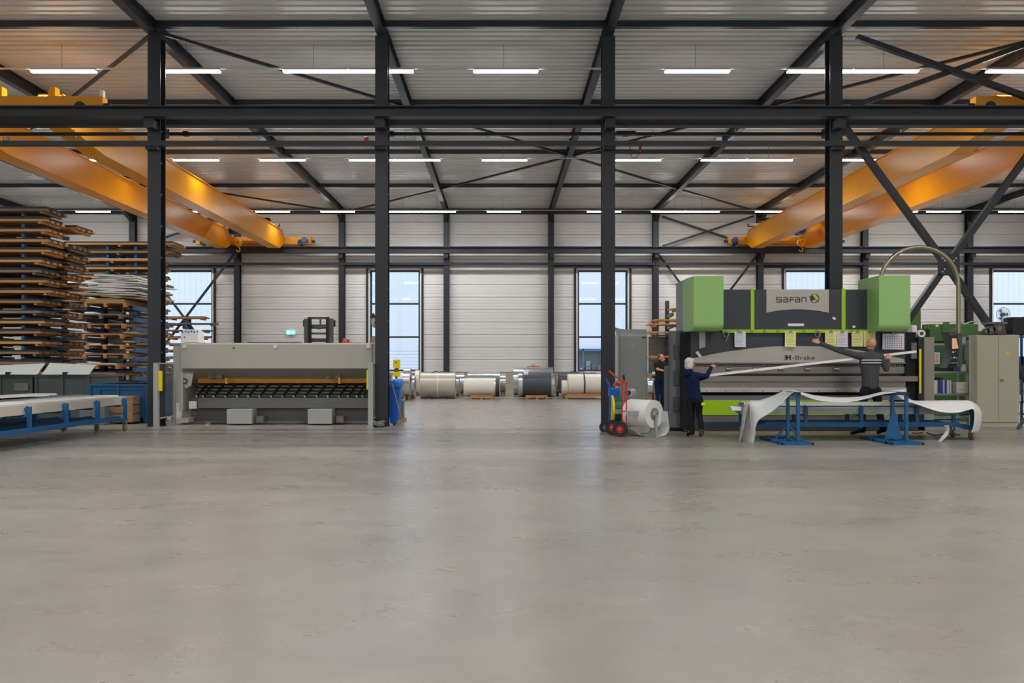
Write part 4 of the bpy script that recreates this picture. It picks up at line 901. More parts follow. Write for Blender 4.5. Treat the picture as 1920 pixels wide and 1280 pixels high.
b = MB(); b.prism([(c.x-R_*.7, c.z-R_*.55), (c.x+R_*.1, c.z-R_*.25), (c.x+R_*.5, c.z-R_*.6), (c.x-R_*.1, c.z-R_*.93)], 'y', c.y-.003, c.y); b.build('emblem_silver', M['press_pan'], t)
def text(s_, px, py, hpx, kk, yy, mt, par, spacing=1.0, sx=1.0, name='lettering', ex=.001):
    cu = bpy.data.curves.new(name, 'FONT'); cu.body = s_; cu.size = hpx/kk*1.42; cu.space_character = spacing; cu.extrude = ex
    cu.materials.append(M[mt]); tmp = bpy.data.objects.new('tmp_text', cu); C.objects.link(tmp)
    bpy.context.view_layer.update(); me = bpy.data.meshes.new_from_object(tmp.evaluated_get(bpy.context.evaluated_depsgraph_get()))
    bpy.data.objects.remove(tmp); me.materials.clear(); me.materials.append(M[mt])
    me.transform(Matrix.Scale(sx, 4, (1, 0, 0))); me.transform(Matrix.Rotation(math.pi/2, 4, 'X'))
    o = bpy.data.objects.new(name, me); C.objects.link(o); o.parent = par; wx, wy, wz = par['_w']
    o.location = (PX(px, kk)-wx, yy-wy, PZ(py, kk)-wz); return o
text('-Brake', 1489.5, 674, 8.2, kk, YP+.082, 'ink', t, 1.0, 1.42)
strokes('logo_letter', [(0, 0, 0, 1), (1, 0, 1, 1), (0, .5, 1, .5)], 1480.5, 1486.8, 666.3, 673.2, YP+.082, 'ink', 2.6)
pp(1475.5, 1478.3, 665, 674.6, .082, .003, 'logo_fade', 'guard', kk=kk)
text('R', 1520, 555.5, 2.0, kk, y0-.003, 'ink', t)
# tooling and beams
pp(1297, 1702, 679, 681.5, .08, .3, 'upper_lip', 'tool')
pp(1300, 1735, 681.5, 687, .16, .3, 'tool_rail', 'machine_dk')
b = MB()
for i in range(88): b.box(PX(1302+i*4.6, k), PX(1302+i*4.6+2.2, k), YP+.145, YP+.16, PZ(686, k), PZ(683, k))
b.build('rail_teeth', M['tool'], t)['kind'] = 'stuff'
pp(1300, 1722, 687, 700, .13, .15, 'punch_holder', 'tool')
for px in (1369, 1420, 1468, 1518, 1572): a = pp(px-6, px+6, 689, 696, .125, .01, 'holder_slot', 'machine_dk'); MB().box(PX(px-4, k), PX(px+6, k), YP+.118, YP+.125, PZ(692, k), PZ(690.5, k)).build('clamp', M['paper_w'], a)
pp(1300, 1722, 700, 704, .2, .05, 'punch_edge', 'machine_dk')
pp(1308, 1735, 705, 715, .02, .5, 'die_beam', 'tool', bevel=.004); pp(1308, 1700, 715, 726.5, .05, .45, 'lower_beam', 'tool')
pp(1310, 1700, 726.5, 735, .0, .4, 'ledge', 'tool_lt')
for i in range(11): MB().cyl((PX(1325+i*35, k), YP-.008, PZ(733, k)), (PX(1325+i*35, k), YP, PZ(733, k)), .012, 8).build('ledge_bolt', M['machine_dk'], t)
pp(1310, 1700, 735, 741, .15, .3, 'dark_recess', 'black_gap'); pp(1310, 1705, 741, 750, .06, .35, 'apron', 'guard')
pp(1310, 1668, 750, 778, .03, .3, 'lime_panel', 'lime'); pp(1310, 1700, 778, 791, .05, .3, 'sill_beam', 'tool'); pp(1297, 1735, 791, 808, .0, .5, 'base_beam', 'press_dk')
pp(1297, 1735, 620, 700, .7, .7, 'body_core', 'black_gap'); pp(1310, 1735, 700, 808, .55, .8, 'bed_core', 'black_gap')
for i in range(4): pp(1292+i*112, 1292+i*112+111, 808, 816.5, -.06, .14, 'timber_sleeper', 'wood_pine' if False else 'cardboard')
pp(1283, 1297, 622, 806, .12, .9, 'side_frame', 'black_gap'); pp(1702, 1722, 622, 806, .1, .9, 'side_frame', 'black_gap')
pp(1722, 1733, 632, 806, .0, .9, 'side_frame', 'black'); pp(1723, 1726.5, 654, 737, -.02, .03, 'light_barrier', 'yellow')
pp(1711, 1721, 642, 672, .04, .06, 'control_box', 'machine_md')
pp(1655, 1668, 778, 806, .0, .3, 'support_block', 'beige_dk')
# beige tape on panel, stickers, magnets
MB().prism([(PX(1314.5, kk), PZ(622, kk)), (PX(1326, kk), PZ(622, kk)), (PX(1326, kk), PZ(650, kk)), (PX(1314.5, kk), PZ(653, kk))], 'y', YP+.09, YP+.1).build('silver_tab', M['press_pan'], t)
pp(1479, 1509, 606, 611, .045, .015, 'scale_plate', 'white')
for i, (px, py, nm) in enumerate(((1634, 591, 'near the right green housing, upper'), (1641, 597, 'near the right green housing, lower'), (1605, 612, 'above the lime rail at right'))):
    q = W(px, py, kk); tag(MB().cyl((q.x, YP+.03, q.z), (q.x, YP+.058, q.z), .028, 14).build('round_magnet', M['white']), f'small white round magnet {nm}', 'magnet')
q = W(1568, 596, kk); tag(MB().bar((q.x-.03, YP+.05, q.z+.02), (q.x+.03, YP+.05, q.z-.02), .012, .05).build('square_magnet', M['paper_w']), 'small tilted white tag right of the name plate', 'tag')
q = W(1313, 664, kk); tag(MB().bar((q.x-.045, YP+.075, q.z+.06), (q.x+.045, YP+.075, q.z-.06), .012, .06).build('paper_tag', M['paper_w']), 'small tilted white tag above the woman', 'tag')
# papers on clips
def paper(a, b_, c, d, mt, label, rows=8, group='clipped job sheets on the press'):
    y = YP+.02; tt = thing('clipped_paper', label, 'paper', W((a+b_)/2, d, kk), group)
    q = MB(); sk = random.uniform(-.6, .6); q.prism([(PX(a+sk, kk), PZ(d, kk)), (PX(b_+sk, kk), PZ(d+.4, kk)), (PX(b_, kk), PZ(c, kk)), (PX(a, kk), PZ(c, kk))], 'y', y, y+.004); q.build('sheet', M[mt], tt)
    m_ = (a+b_)/2; MB().prism([(PX(m_-4, kk), PZ(c+2, kk)), (PX(m_+4, kk), PZ(c+2, kk)), (PX(m_+1.5, kk), PZ(c-2.5, kk)), (PX(m_-1.5, kk), PZ(c-2.5, kk))], 'y', y-.012, y-.001).build('bulldog_clip', M['clip'], tt)
    for i in range(rows):
        yy = c+4+i*(d-c-6)/rows; MB().box(PX(a+2, kk), PX(b_-2-random.random()*5, kk), y-.0015, y-.0003, PZ(yy+.5, kk), PZ(yy, kk)).build('print_line', M['guard'], tt)
    return tt
paper(1379, 1400, 621.5, 650, 'paper_w', 'white job sheet clipped near the left green housing')
paper(1474.5, 1495, 621, 650, 'paper_y', 'yellow job sheet clipped alone at the middle of the press')
paper(1550, 1571.5, 621, 649.5, 'paper_y', 'yellow job sheet clipped directly left of a white sheet')
paper(1572, 1592.5, 621, 650, 'paper_w', 'white job sheet clipped between yellow sheets')
paper(1600, 1621.5, 621, 649, 'paper_y', 'yellow job sheet clipped left behind the bald man')
paper(1622.5, 1644.5, 621, 649.5, 'paper_y', 'yellow job sheet clipped right behind the bald man')
tt = paper(1658, 1699, 625, 654.5, 'paper_w', 'wide printed planning calendar below the right green housing', rows=0, group=None)
def calgrid(tt, a, b_, c, d, y, kk):
    for r_ in range(6):
        for c_ in range(8):
            mm = ['guard', 'guard', 'blue_pk', 'blue_pk', 'guard', 'red', 'red', 'drum_green'][c_]; u = a+(b_-a)*(c_+.5)/8; v = c+(d-c)*(r_+.5)/6
            MB().box(PX(u-.8, kk), PX(u+.8, kk), y-.0015, y-.0003, PZ(v+1, kk), PZ(v-.9, kk)).build('print_mark', M[mm], tt)
calgrid(tt, 1661, 1696, 629, 653, YP+.02, kk)
for px in (1362, 1386, 1412, 1436, 1461, 1510, 1534, 1600):
    q = W(px, 620.5, kk); b = MB(); b.prism([(q.x-.03, q.z-.012), (q.x+.03, q.z-.012), (q.x+.012, q.z+.03), (q.x-.012, q.z+.03)], 'y', YP+.005, YP+.03); b.build('hook_clip', M['clip'], ls)
for px, lab in ((1362, 'near the left green housing'), (1534, 'touched by the bald man')):
    b = MB(); q = Vector((PX(px+1, kk), YP-.01, PZ(626, kk))); b.tube([q+Vector((.055*math.cos(a), 0, .065*math.sin(a))) for a in [math.radians(v) for v in range(-60, 270, 20)]], .010, 6)
    b.tube([q+Vector((.05, 0, .02)), q+Vector((.02, 0, -.08)), q+Vector((-.01, 0, -.15))], .012, 6); tag(b.build('caliper', M['clip']), f'pale measuring caliper hanging on the lime rail {lab}', 'caliper')
# ventilated side guard
k2 = 85.0; y2 = F/k2
t = thing('ventilated_guard', 'tall grey guard with three vents at the left end of the press', 'guard', (PX(1268, k2), y2+.3, 0))
pts = [(PX(1256, 82.6), y2+.5), (PX(1256, k2), y2+.12), (PX(1259, k2), y2+.03), (PX(1266, k2), y2-.03), (PX(1276, k2), y2-.01), (PX(1280, k2), y2+.04), (PX(1280, k2), y2+.5)]
MB().prism(pts, 'z', .08, PZ(620, k2)).build('guard_body', M['guard'], t)
for a in (629, 654): MB().box(PX(1213, 81), PX(1258, 81), y2+.3, y2+.34, PZ(a+3, 81), PZ(a, 81)).build('stay_bar', M['machine_dk'], t)
MB().box(PX(1281, k2), PX(1285, k2), y2+.0, y2+.1, .06, PZ(620, k2)).build('edge_trim', M['beige'], t)
MB().box(PX(1257, k2), PX(1283, k2), y2+.05, y2+.4, 0, .08).build('base', M['black'], t)
for a, b_ in ((646, 673), (694, 722), (743, 771)):
    b = MB(); x_0, x_1 = PX(1261.5, k2), PX(1272, k2); b.box(x_0, x_1, y2-.045, y2-.028, PZ(b_, k2), PZ(a, k2)); o = b.build('vent', M['vent'], t)
    for i in range(8): z = PZ(b_, k2)+(i+.5)*(PZ(a, k2)-PZ(b_, k2))/8; MB().box(x_0+.01, x_1-.01, y2-.05, y2-.045, z-.006, z+.006).build('louvre', M['guard'], o)
tag(MB().box(PX(1252, k2-3), PX(1260, k2-3), F/82, F/82+.4, .03, PZ(686, k2-3)).build('side_cabinet', M['guard'], bevel=.01), 'low grey cabinet immediately left of the ventilated guard', 'cabinet')

# pendant pipe and control panel
kp = 84.0; t = thing('pendant_control', 'curved metal pipe carrying a control panel at the right of the press', 'control panel', W(1725, 515, kp))
pts = [W(1650, 560, kp), W(1650, 515, kp)]
for i in range(1, 19):
    a = math.pi*(1-i/19); pts.append(W(1723.5+73.5*math.cos(a), 534-71*math.sin(a) if True else 0, kp))
pts[1] = W(1651, 540, kp); pts += [W(1797, 540, kp), W(1797, 625, kp)]
MB().tube(pts, .046, 14).build('pipe', M['pipe'], t)
q = W(1794, 618, kp); yq = q.y
prof = []
for i in range(9):
    f = i/8; px = 1776+8.5*math.sin(math.pi*f)*1.2-2*f; prof.append((PX(px, kp), PZ(621+69*f, kp)))
MB().prism(prof+[(PX(1803, kp), PZ(688, kp)), (PX(1804, kp), PZ(627, kp)), (PX(1793, kp), PZ(619, kp))], 'y', yq-.02, yq+.28).build('panel_body', M['cont_dk'], t, bevel=.01)
prof2 = [(p[0]+.008, p[1]) for p in prof[1:]]
MB().prism(prof2+[(PX(1792, kp), PZ(688, kp)), (PX(1797, kp), PZ(650, kp)), (PX(1793, kp), PZ(627, kp))], 'y', yq-.035, yq-.021).build('panel_face', M['black'], t)
MB().prism([(PX(1783, kp), PZ(634, kp)), (PX(1791, kp), PZ(634, kp)), (PX(1795, kp), PZ(653, kp)), (PX(1783.5, kp), PZ(654, kp))], 'y', yq-.045, yq-.036).build('screen', M['screen'], t)
for px, py, mm in ((1785, 660, 'white'), (1789, 659, 'red'), (1787, 670, 'white'), (1782, 671, 'guard'), (1791, 671, 'galv')): MB().cyl(W(px, py, kp)-Vector((0, .05, 0)), W(px, py, kp)-Vector((0, .03, 0)), .018, 10).build('button', M[mm], t)
MB().box(PX(1778, kp), PX(1790, kp), yq-.12, yq-.03, PZ(681, kp), PZ(679.5, kp)).build('pen_tray', M['galv'], t)
MB().box(PX(1793, kp), PX(1801, kp), yq+.0, yq+.15, PZ(630, kp), PZ(618, kp)).build('mount', M['galv'], t)

# ================================================================ SHELF, LOCKER, GREEN MACHINE
tag(MB().box(PX(1730, 84), PX(1752, 84), F/84, F/84+.5, 0, PZ(632, 84)).build('pillar_cabinet', M['beige_dk'], bevel=.008), 'narrow beige upright cabinet at the right end of the press', 'cabinet')
k = 78.0; ys = F/k+.25
t = thing('steel_shelf', 'galvanised shelving unit between the press and the beige cupboard', 'shelf', (PX(1792, k), ys+.2, 0))
sx0, sx1 = PX(1753, k), PX(1830, k)
for x in (sx0, sx1-.04):
    for y in (ys, ys+.42):
        u = MB().box(x, x+.04, y, y+.04, 0, PZ(643, k)).build('upright', M['galv'], t)
b = MB()
for i in range(26): b.box(sx0+.012, sx0+.028, ys-.002, ys, .1+i*.07, .13+i*.07)
b.build('slot_row', M['machine_dk'], t)['kind'] = 'stuff'
SH = [PZ(643, k), PZ(696, k), PZ(738, k), PZ(783, k), .12]
for z in SH: MB().box(sx0, sx1, ys, ys+.46, z-.045, z).build('shelf_board', M['galv'], t)
MB().box(PX(1812, k), sx1, ys+.4, ys+.43, SH[1], SH[0]).build('back_board', M['galv'], t)
zb = SH[2]
cols = [('white', 'guard', 'pale'), ('wood_b', 'orange', 'orange'), ('bin', 'blue', 'blue'), ('bin', 'blue', 'blue'), ('white', 'w', 'white'), ('bin', 'b', 'blue'), ('paper_y', 'y', 'green and white'), ('white', 'w', 'white')]
bx_ = [(1755, 1757, 'white', 'narrow white binder, leftmost on the shelf'), (1757.2, 1760, 'paper_y', 'thin yellowish binder, second on the shelf'), (1760.2, 1764.5, 'blue_pk', 'blue binder third from the left on the shelf'), (1764.7, 1768, 'blue_pk', 'blue binder fourth from the left on the shelf'),
       (1771, 1773.2, 'white', 'white binder in the middle of the row'), (1773.4, 1777.5, 'blue_pk', 'blue binder right of the middle white binder'), (1778, 1782, 'paper_w', 'pale green and white folder'), (1783.6, 1786, 'white', 'white binder at the right end of the row'), (1786.2, 1788.6, 'guard', 'grey binder at the far end of the row')]
for a, b_, mm, lab in bx_: tag(MB().box(PX(a, 77), PX(b_, 77), ys+.04, ys+.34, zb+.001, zb+.32).build('binder', M[mm], bevel=.003), lab, 'binder', 'binders on the shelf')
for a, lab in ((1766, 'left'), (1775, 'right')): tag(MB().box(PX(a, 77), PX(a+10, 77), ys+.36, ys+.40, zb+.001, zb+.39).build('magazine_file', M['machine_md']), f'grey file board standing behind the binders, {lab}', 'file')
t = thing('printer', 'white desktop printer on the shelf', 'printer', (PX(1811, 77), ys+.2, zb+.001))
MB().box(PX(1794, 77), PX(1829, 77), ys+.0, ys+.38, zb+.001, zb+.27).build('printer_body', M['white'], t, bevel=.015)
MB().box(PX(1795, 77), PX(1828, 77), ys-.004, ys+.001, zb+.095, zb+.1).build('tray_gap', M['machine_dk'], t); MB().box(PX(1810, 77), PX(1814, 77), ys-.004, ys+.001, zb+.17, zb+.185).build('badge', M['machine_dk'], t)
z1 = SH[1]
t = thing('mug', 'white mug with pens on the shelf', 'mug', (PX(1811, 77), ys+.1, z1)); MB().ring((PX(1811, 77), ys+.1, z1+.001), (PX(1811, 77), ys+.1, z1+.17), .085, .075, 20).build('mug_body', M['white'], t)
for i in range(3): MB().bar((PX(1809+i*2, 77), ys+.1, z1+.05), (PX(1807+i*4, 77), ys+.08, z1+.27), .012).build('pen', M[['blue_pk', 'drum_green', 'black'][i]], t)
tag(MB().box(PX(1798, 77), PX(1804, 77), ys+.05, ys+.15, z1+.001, z1+.19).build('blue_tape', M['motor'], bevel=.01), 'blue dispenser left of the mug', 'dispenser')
tag(MB().box(PX(1820, 77), PX(1826, 77), ys+.08, ys+.2, z1+.001, z1+.13).build('green_tin', M['drum_green'], bevel=.01), 'small green tin right of the mug', 'tin')
tag(MB().box(PX(1758, 77), PX(1792, 77), ys+.05, ys+.35, z1+.001, z1+.10).build('dark_tray', M['black']), 'flat black tray below the wall calendar', 'tray')
t = thing('planning_calendar', 'blue topped planning calendar hanging on the shelf', 'calendar', (PX(1764, 78.5), ys-.03, 1.5))
kk = 78.6; MB().box(PX(1749, kk), PX(1778, kk), ys-.03, ys-.024, PZ(682, kk), PZ(660, kk)).build('sheet', M['paper_w'], t); MB().box(PX(1749, kk), PX(1778, kk), ys-.033, ys-.031, PZ(660, kk), PZ(656, kk)).build('header', M['blue_pk'], t)
calgrid(t, 1753, 1776, 663, 680, ys-.03, kk)
z0 = SH[0]
t = thing('radio', 'silver radio on the right of the shelf top', 'radio', (PX(1820, 77), ys+.1, PZ(647, 77)))
MB().box(PX(1810, 77), PX(1829, 77), ys-.02, ys+.2, PZ(647, 77), PZ(631, 77)).build('radio_body', M['galv'], t); MB().box(PX(1811, 77), PX(1820, 77), ys-.025, ys-.021, PZ(636.5, 77), PZ(633, 77)).build('display', M['black'], t); MB().cyl((PX(1826, 77), ys-.04, PZ(635, 77)), (PX(1826, 77), ys-.02, PZ(635, 77)), .025, 12).build('dial', M['black'], t)
t = thing('loudspeaker', 'small black loudspeaker box on the left of the shelf top', 'speaker', (PX(1758, 79), ys, z0))
MB().box(PX(1750, 79), PX(1765, 79), ys, ys+.2, z0+.001, PZ(614, 79)).build('box', M['black'], t, bevel=.008); MB().cyl((PX(1760, 79), ys-.008, PZ(636, 79)), (PX(1760, 79), ys, PZ(636, 79)), .03, 12).build('cone', M['galv'], t)
zz = PZ(632, 84); yy = F/84
t = thing('tape_roll', 'white roll standing on the narrow beige cabinet', 'roll', W(1733, 618, 85)); c = Vector((PX(1733, 84), yy+.1, zz+.085)); MB().ring(c, c+Vector((0, .1, 0)), .085, .045, 24).build('roll', M['white'], t); MB().ring(c+Vector((0, .01, 0)), c+Vector((0, .09, 0)), .044, .035, 20).build('core', M['cardboard'], t)
tag(MB().box(PX(1719, 84), PX(1729, 84), yy+.2, yy+.4, zz+.001, zz+.28).build('white_canister', M['white'], bevel=.02), 'white canister beside the white roll', 'canister')
# locker
k = 80.0; yl = F/k; x0, x1 = PX(1831, k), PX(1912, k); zt = PZ(628, k)
t = thing('steel_cupboard', 'beige two-door steel cupboard at the far right', 'cupboard', ((x0+x1)/2, yl+.25, 0))
MB().box(x0, x1, yl+.02, yl+.3, .0, zt).build('carcass', M['beige'], t, bevel=.006)
xm = PX(1872, k); z0 = .12
d1 = MB().box(x0+.015, xm-.004, yl, yl+.02, z0, zt-.03).build('door', M['beige'], t, bevel=.003); d2 = MB().box(xm+.004, x1-.015, yl, yl+.02, z0, zt-.03).build('door', M['beige'], t, bevel=.003)
MB().cyl((PX(1878, k), yl-.05, PZ(712, k)), (PX(1878, k), yl, PZ(712, k)), .03, 14).build('knob', M['clip'], d2)
def warn(px, py, r, k_, y_, par, dk):
    q = W(px, py, k_); MB().prism([(q.x-r, q.z-r*.85), (q.x+r, q.z-r*.85), (q.x, q.z+r*.9)], 'y', y_-.003, y_).build('warning_triangle', M['yellow'], par)
    MB().prism([(q.x+r*.1, q.z+r*.45), (q.x-r*.25, q.z-.0), (q.x+.0, q.z-.0), (q.x-r*.1, q.z-r*.6), (q.x+r*.28, q.z+r*.1), (q.x+.02*r, q.z+r*.1)], 'y', y_-.005, y_-.003).build('flash_symbol', M['ink'], par)
warn(1890, 661, .05, k, yl, d2, 1)
for i in range(5): MB().box(xm+.15+i*.1, xm+.20+i*.1, yl-.002, yl, zt-.10, zt-.095).build('vent_slot', M['beige_dk'], d2)
# things on the locker
zt += .001
t = thing('black_case', 'large black case on top of the beige cupboard', 'case', (PX(1886, 76.5), yl+.3, zt))
MB().box(PX(1868, 77), PX(1893, 77), yl+.1, yl+.45, zt+.02, PZ(597, 77)).build('case_body', M['black'], t, bevel=.01); MB().box(PX(1893, 77), PX(1908, 77), yl+.05, yl+.45, zt, PZ(596, 77)).build('case_end', M['cont_dk'], t, bevel=.01)
t = thing('roller_feeder', 'dark mechanical feeder with pulleys on the beige cupboard', 'machine', (PX(1846, 78), yl+.1, zt))
MB().box(PX(1826, 78), PX(1866, 78), yl+.06, yl+.3, zt, zt+.1).build('feeder_base', M['machine_dk'], t)
for px, r in ((1854, .14), (1839, .10), (1830, .07)): c = W(px, 616, 78.3); w_ = MB().cyl((c.x, yl+.0, zt+r+.02), (c.x, yl+.06, zt+r+.02), r, 24).build('pulley', M['machine_dk'], t); MB().cyl((c.x, yl-.01, zt+r+.02), (c.x, yl+.0, zt+r+.02), r*.4, 12).build('hub', M['wood_old'], w_)
MB().box(PX(1832, 78), PX(1868, 78), yl+.05, yl+.3, zt+.26, zt+.31).build('feeder_top', M['machine_md'], t)
for i, (a, b_) in enumerate(((1868, 1878), (1874, 1888), (1882, 1892))): MB().bar(W(a, 622-i, 78.4), W(b_, 618+i, 78.4), .02, .03).build('bright_part', M['clip'], t)
t = thing('desk_fan', 'round desk fan on top of the beige cupboard', 'fan', (PX(1854, 76), yl+.35, zt)); c = Vector((PX(1855, 76.5), yl+.3, PZ(592, 76.5)))
b = MB(); b.tube([c+Vector((.165*math.cos(a*math.pi/14), 0, .165*math.sin(a*math.pi/14))) for a in range(29)], .006, 5)
for a in range(24): b.bar(c, c+Vector((.165*math.cos(a*math.pi/12), 0, .165*math.sin(a*math.pi/12))), .004)
for r in (.06, .11): b.tube([c+Vector((r*math.cos(a*math.pi/14), 0, r*math.sin(a*math.pi/14))) for a in range(29)], .003, 4)
b.build('fan_cage', M['wire'], t); MB().cyl(c+Vector((0, -.02, 0)), c+Vector((0, .08, 0)), .035, 12).build('fan_motor', M['drum_green'], t); MB().cyl((c.x, c.y+.06, zt), (c.x, c.y+.05, c.z), .014, 8).build('stand', M['drum_green'], t); MB().cyl((c.x, c.y+.05, zt), (c.x, c.y+.05, zt+.02), .09, 16).build('base', M['drum_green'], t)
for i in range(3): a = i*2*math.pi/3; MB().prism([(c.x+.02*math.cos(a), c.z+.02*math.sin(a)), (c.x+.14*math.cos(a-.3), c.z+.14*math.sin(a-.3)), (c.x+.14*math.cos(a+.35), c.z+.14*math.sin(a+.35))], 'y', c.y+.02, c.y+.025).build('blade', M['galv'], t)
# green machine behind
kg = 71; yg = F/kg; t = thing('green_machine', 'old green machine standing behind the shelving', 'machine', (PX(1780, kg), yg+.5, 0))
MB().box(PX(1740, kg), PX(1835, kg), yg, yg+.3, PZ(640, kg), PZ(607, kg)).build('top_beam', M['green_dk'], t, bevel=.02)
MB().box(PX(1718, kg), PX(1735, kg), yg+.2, yg+.7, 0.5, PZ(579, kg)).build('tower', M['green_dk'], t, bevel=.02)
MB().box(PX(1768, kg), PX(1776, kg), yg-.1, yg, PZ(625, kg), PZ(604, kg)).build('rib', M['green_dk'], t)
MB().box(PX(1745, kg), PX(1815, kg), yg+.1, yg+.9, 0, PZ(640, kg)).build('machine_body', M['green_dk'], t, bevel=.02)
MB().bar(W(1771, 624, 73), W(1826, 601, 73), .012).build('rod', M['clip'], t); MB().bar(W(1808, 607, 73), W(1824, 602, 73), .02).build('rod', M['white'], t)
MB().ell(W(1757, 611, 74), (.035, .03, .035)).build('ball', M['white'], t)
tag(MB().pb(1813, 1832, 640, 795, 72, .1).build('grey_screen', M['machine_md']), 'grey panel seen behind the right half of the shelving', 'panel')
# blue things at the right edge
k = 76; t = thing('blue_parts_rack', 'blue parts rack cut off by the right edge', 'rack', (PX(1922, k), F/k+.3, 0))
MB().pb(1914, 1950, 668, 690, k, .5).build('blue_bin', M['blue_pk'], t); MB().pb(1914, 1950, 700, 712, k, .5).build('blue_bin', M['blue_pk'], t); MB().pb(1914, 1950, 740, 752, k, .4).build('white_bin', M['white'], t)
for px in (1915, 1945): MB().pb(px, px+3, 600, 795, k, .05).build('upright', M['navyblue'], t)
for py in (690, 712, 730, 752, 775): MB().pb(1914, 1950, py, py+3, k, .5).build('shelf_board', M['galv'], t)
MB().bar(W(1908, 804, 84), W(1922, 784, 84), .05, .06).build('strut', M['machine_dk'], t)
# cables on floor behind stands
b = MB(); b.tube([W(x, y, (y-CY)/(CH-.012)) for x, y in ((1700, 807), (1716, 812), (1736, 810), (1752, 816), (1775, 812), (1800, 815))], .011, 6); tag(b.build('floor_cable', M['black']), 'black cable lying on the floor below the right trolley', 'cable')

# switch cabinet
k = 77.0; yc = F/k; x0, x1 = PX(1163, k), PX(1214, k)
t = thing('switch_cabinet', 'tall grey electrical cabinet right of the third near column', 'cabinet', ((x0+x1)/2, yc+.3, 0))
MB().box(x0-.05, x1, yc+.02, yc+.6, 0, PZ(627, k)).build('carcass', M['cabinet_gr'], t, bevel=.006)
d = MB().box(x0+.01, x1-.03, yc, yc+.02, .15, PZ(629, k)).build('door', M['cabinet_gr'], t, bevel=.004)
warn(1186, 649, .04, k, yc, d, 1); MB().pb(1204, 1212, 631, 633, k*1.0015, .002).build('rating_plate', M['machine_dk'], d)
zc_ = PZ(627, k)+.001
t = thing('cabinet_top_parts', 'grey duct and brackets lying on the switch cabinet', 'duct', (PX(1180, 76), yc+.2, zc_))
MB().prism([(PX(1153, 76), PZ(614, 76)), (PX(1164, 76), PZ(617, 76)), (PX(1210, 76), PZ(618, 76)), (PX(1212, 76), zc_), (PX(1156, 76), zc_), (PX(1156, 76), PZ(621, 76))], 'y', yc+.15, yc+.4).build('duct', M['galv'], t)
MB().box(PX(1179, 77), PX(1191, 77), yc+.05, yc+.14, zc_, zc_+.05).build('clamp_foot', M['beige'], t); MB().cyl((PX(1188, 77), yc+.1, zc_+.05), (PX(1188, 77), yc+.1, zc_+.12), .015, 8).build('pin', M['beige'], t)

# ================================================================ HAND TRUCKS, REELS, ROLL STAND
def wheel_at(c, r, w_, par, rim='red'):
    a = MB().ring(c-Vector((w_/2, 0, 0)), c+Vector((w_/2, 0, 0)), r, r*.52, 28).build('tyre', M['tyre'], par)
    MB().cyl(c-Vector((w_*.3, 0, 0)), c+Vector((w_*.3, 0, 0)), r*.53, 20).build('rim', M[rim], a); MB().cyl(c-Vector((w_*.55, 0, 0)), c+Vector((w_*.55, 0, 0)), r*.14, 12).build('hub', M['galv'], a)
# wheels face the viewer obliquely
def wheel_o(c, r, w_, par, ang, rim='red'):
    d = Vector((math.cos(ang), math.sin(ang), 0))*w_/2
    a = MB(); a.ring(c-d, c+d, r, r*.52, 28); a = a.build('tyre', M['tyre'], par)
    MB().cyl(c-d*.7, c+d*.7, r*.54, 20).build('rim', M[rim], a); MB().ring(c-d*1.02, c-d*.7, r*.34, r*.2, 20).build('rim_ring', M[rim], a); MB().cyl(c-d*1.2, c+d*1.2, r*.15, 12).build('hub', M['galv'], a)
t = thing('red_hand_truck', 'red two-wheeled hand truck with cable reel in front of the third near column', 'hand truck', W(1172, 818, 92))
k = 92
A = math.radians(62)       # axle direction, wheels turned towards the viewer
w1 = W(1163, 806, k); w1.z = .155; w2 = W(1149, 801, 89.5); w2.z = .155
wheel_o(w1, .155, .07, t, A+math.pi); wheel_o(w2, .155, .07, t, A+math.pi)
MB().bar(w1, w2, .03).build('axle', M['galv'], t)
b = MB()
for px in (1166.5, 1174.5): b.tube([W(px, 790 if px < 1170 else 812, k), W(px, 718, k), W(px-1, 715, k)], .013, 8)
b.build('side_tube', M['red'], t)
for py in (717, 728, 750, 771): MB().tube([W(1166.5, py, k), W(1174.5, py, k)], .011, 6).build('rung', M['red'], t)
MB().tube([W(1174.5, 722, k), W(1172, 716, k), W(1165, 712, k), W(1155, 705, k)], .013, 8).build('top_bend', M['red'], t)
a = MB().tube([W(1155, 707, k), W(1146, 699, k)], .016, 8).build('handle_tube', M['machine_md'], t); MB().tube([W(1150, 703, k), W(1142, 695.5, k)], .026, 10).build('grip', M['red'], a)
a = MB().tube([W(1170, 714, k-1), W(1169.5, 703, k-1)], .022, 10).build('second_grip', M['black'], t)
MB().bar(W(1174, 800, k), W(1175, 817, k), .02, .05).build('toe_plate', M['red'], t); MB().bar(W(1160, 800, k), W(1176, 795, k), .02).build('wheel_stay', M['red'], t)
t2 = thing('blue_hand_truck', 'blue hand truck with a bucket standing behind the red one', 'hand truck', W(1140, 811, 87)); k = 87.5
MB().tube([W(1137, 710, k), W(1139, 716, k), W(1143, 724, k), W(1144, 740, k), W(1143, 793, k)], .024, 10).build('side_tube', M['bin'], t2)
MB().tube([W(1137, 710, k-3), W(1139, 716, k-3), W(1143, 724, k-3), W(1144, 740, k-3), W(1143, 790, k-3)], .024, 10).build('side_tube', M['bin'], t2)
MB().pb(1144, 1163, 727, 744, k-1, .35).build('bucket', M['bin'], t2, bevel=.02)
wheel_o(W(1135, 801, 86)*1.0, .13, .06, t2, A+math.pi, 'machine_dk'); 
t3 = thing('cable_reel', 'green and yellow cable reel between the hand trucks', 'reel', W(1157, 795, 87)); k = 87
c = W(1157, 770, k); c.z = .5+.0
MB().cyl(c+Vector((-.09, 0, 0)), c+Vector((.10, 0, 0)), .29, 32).build('drum', M['drum_green'], t3); MB().cyl(c+Vector((-.13, 0, 0)), c+Vector((-.09, 0, 0)), .31, 32).build('flange', M['yellow'], t3)
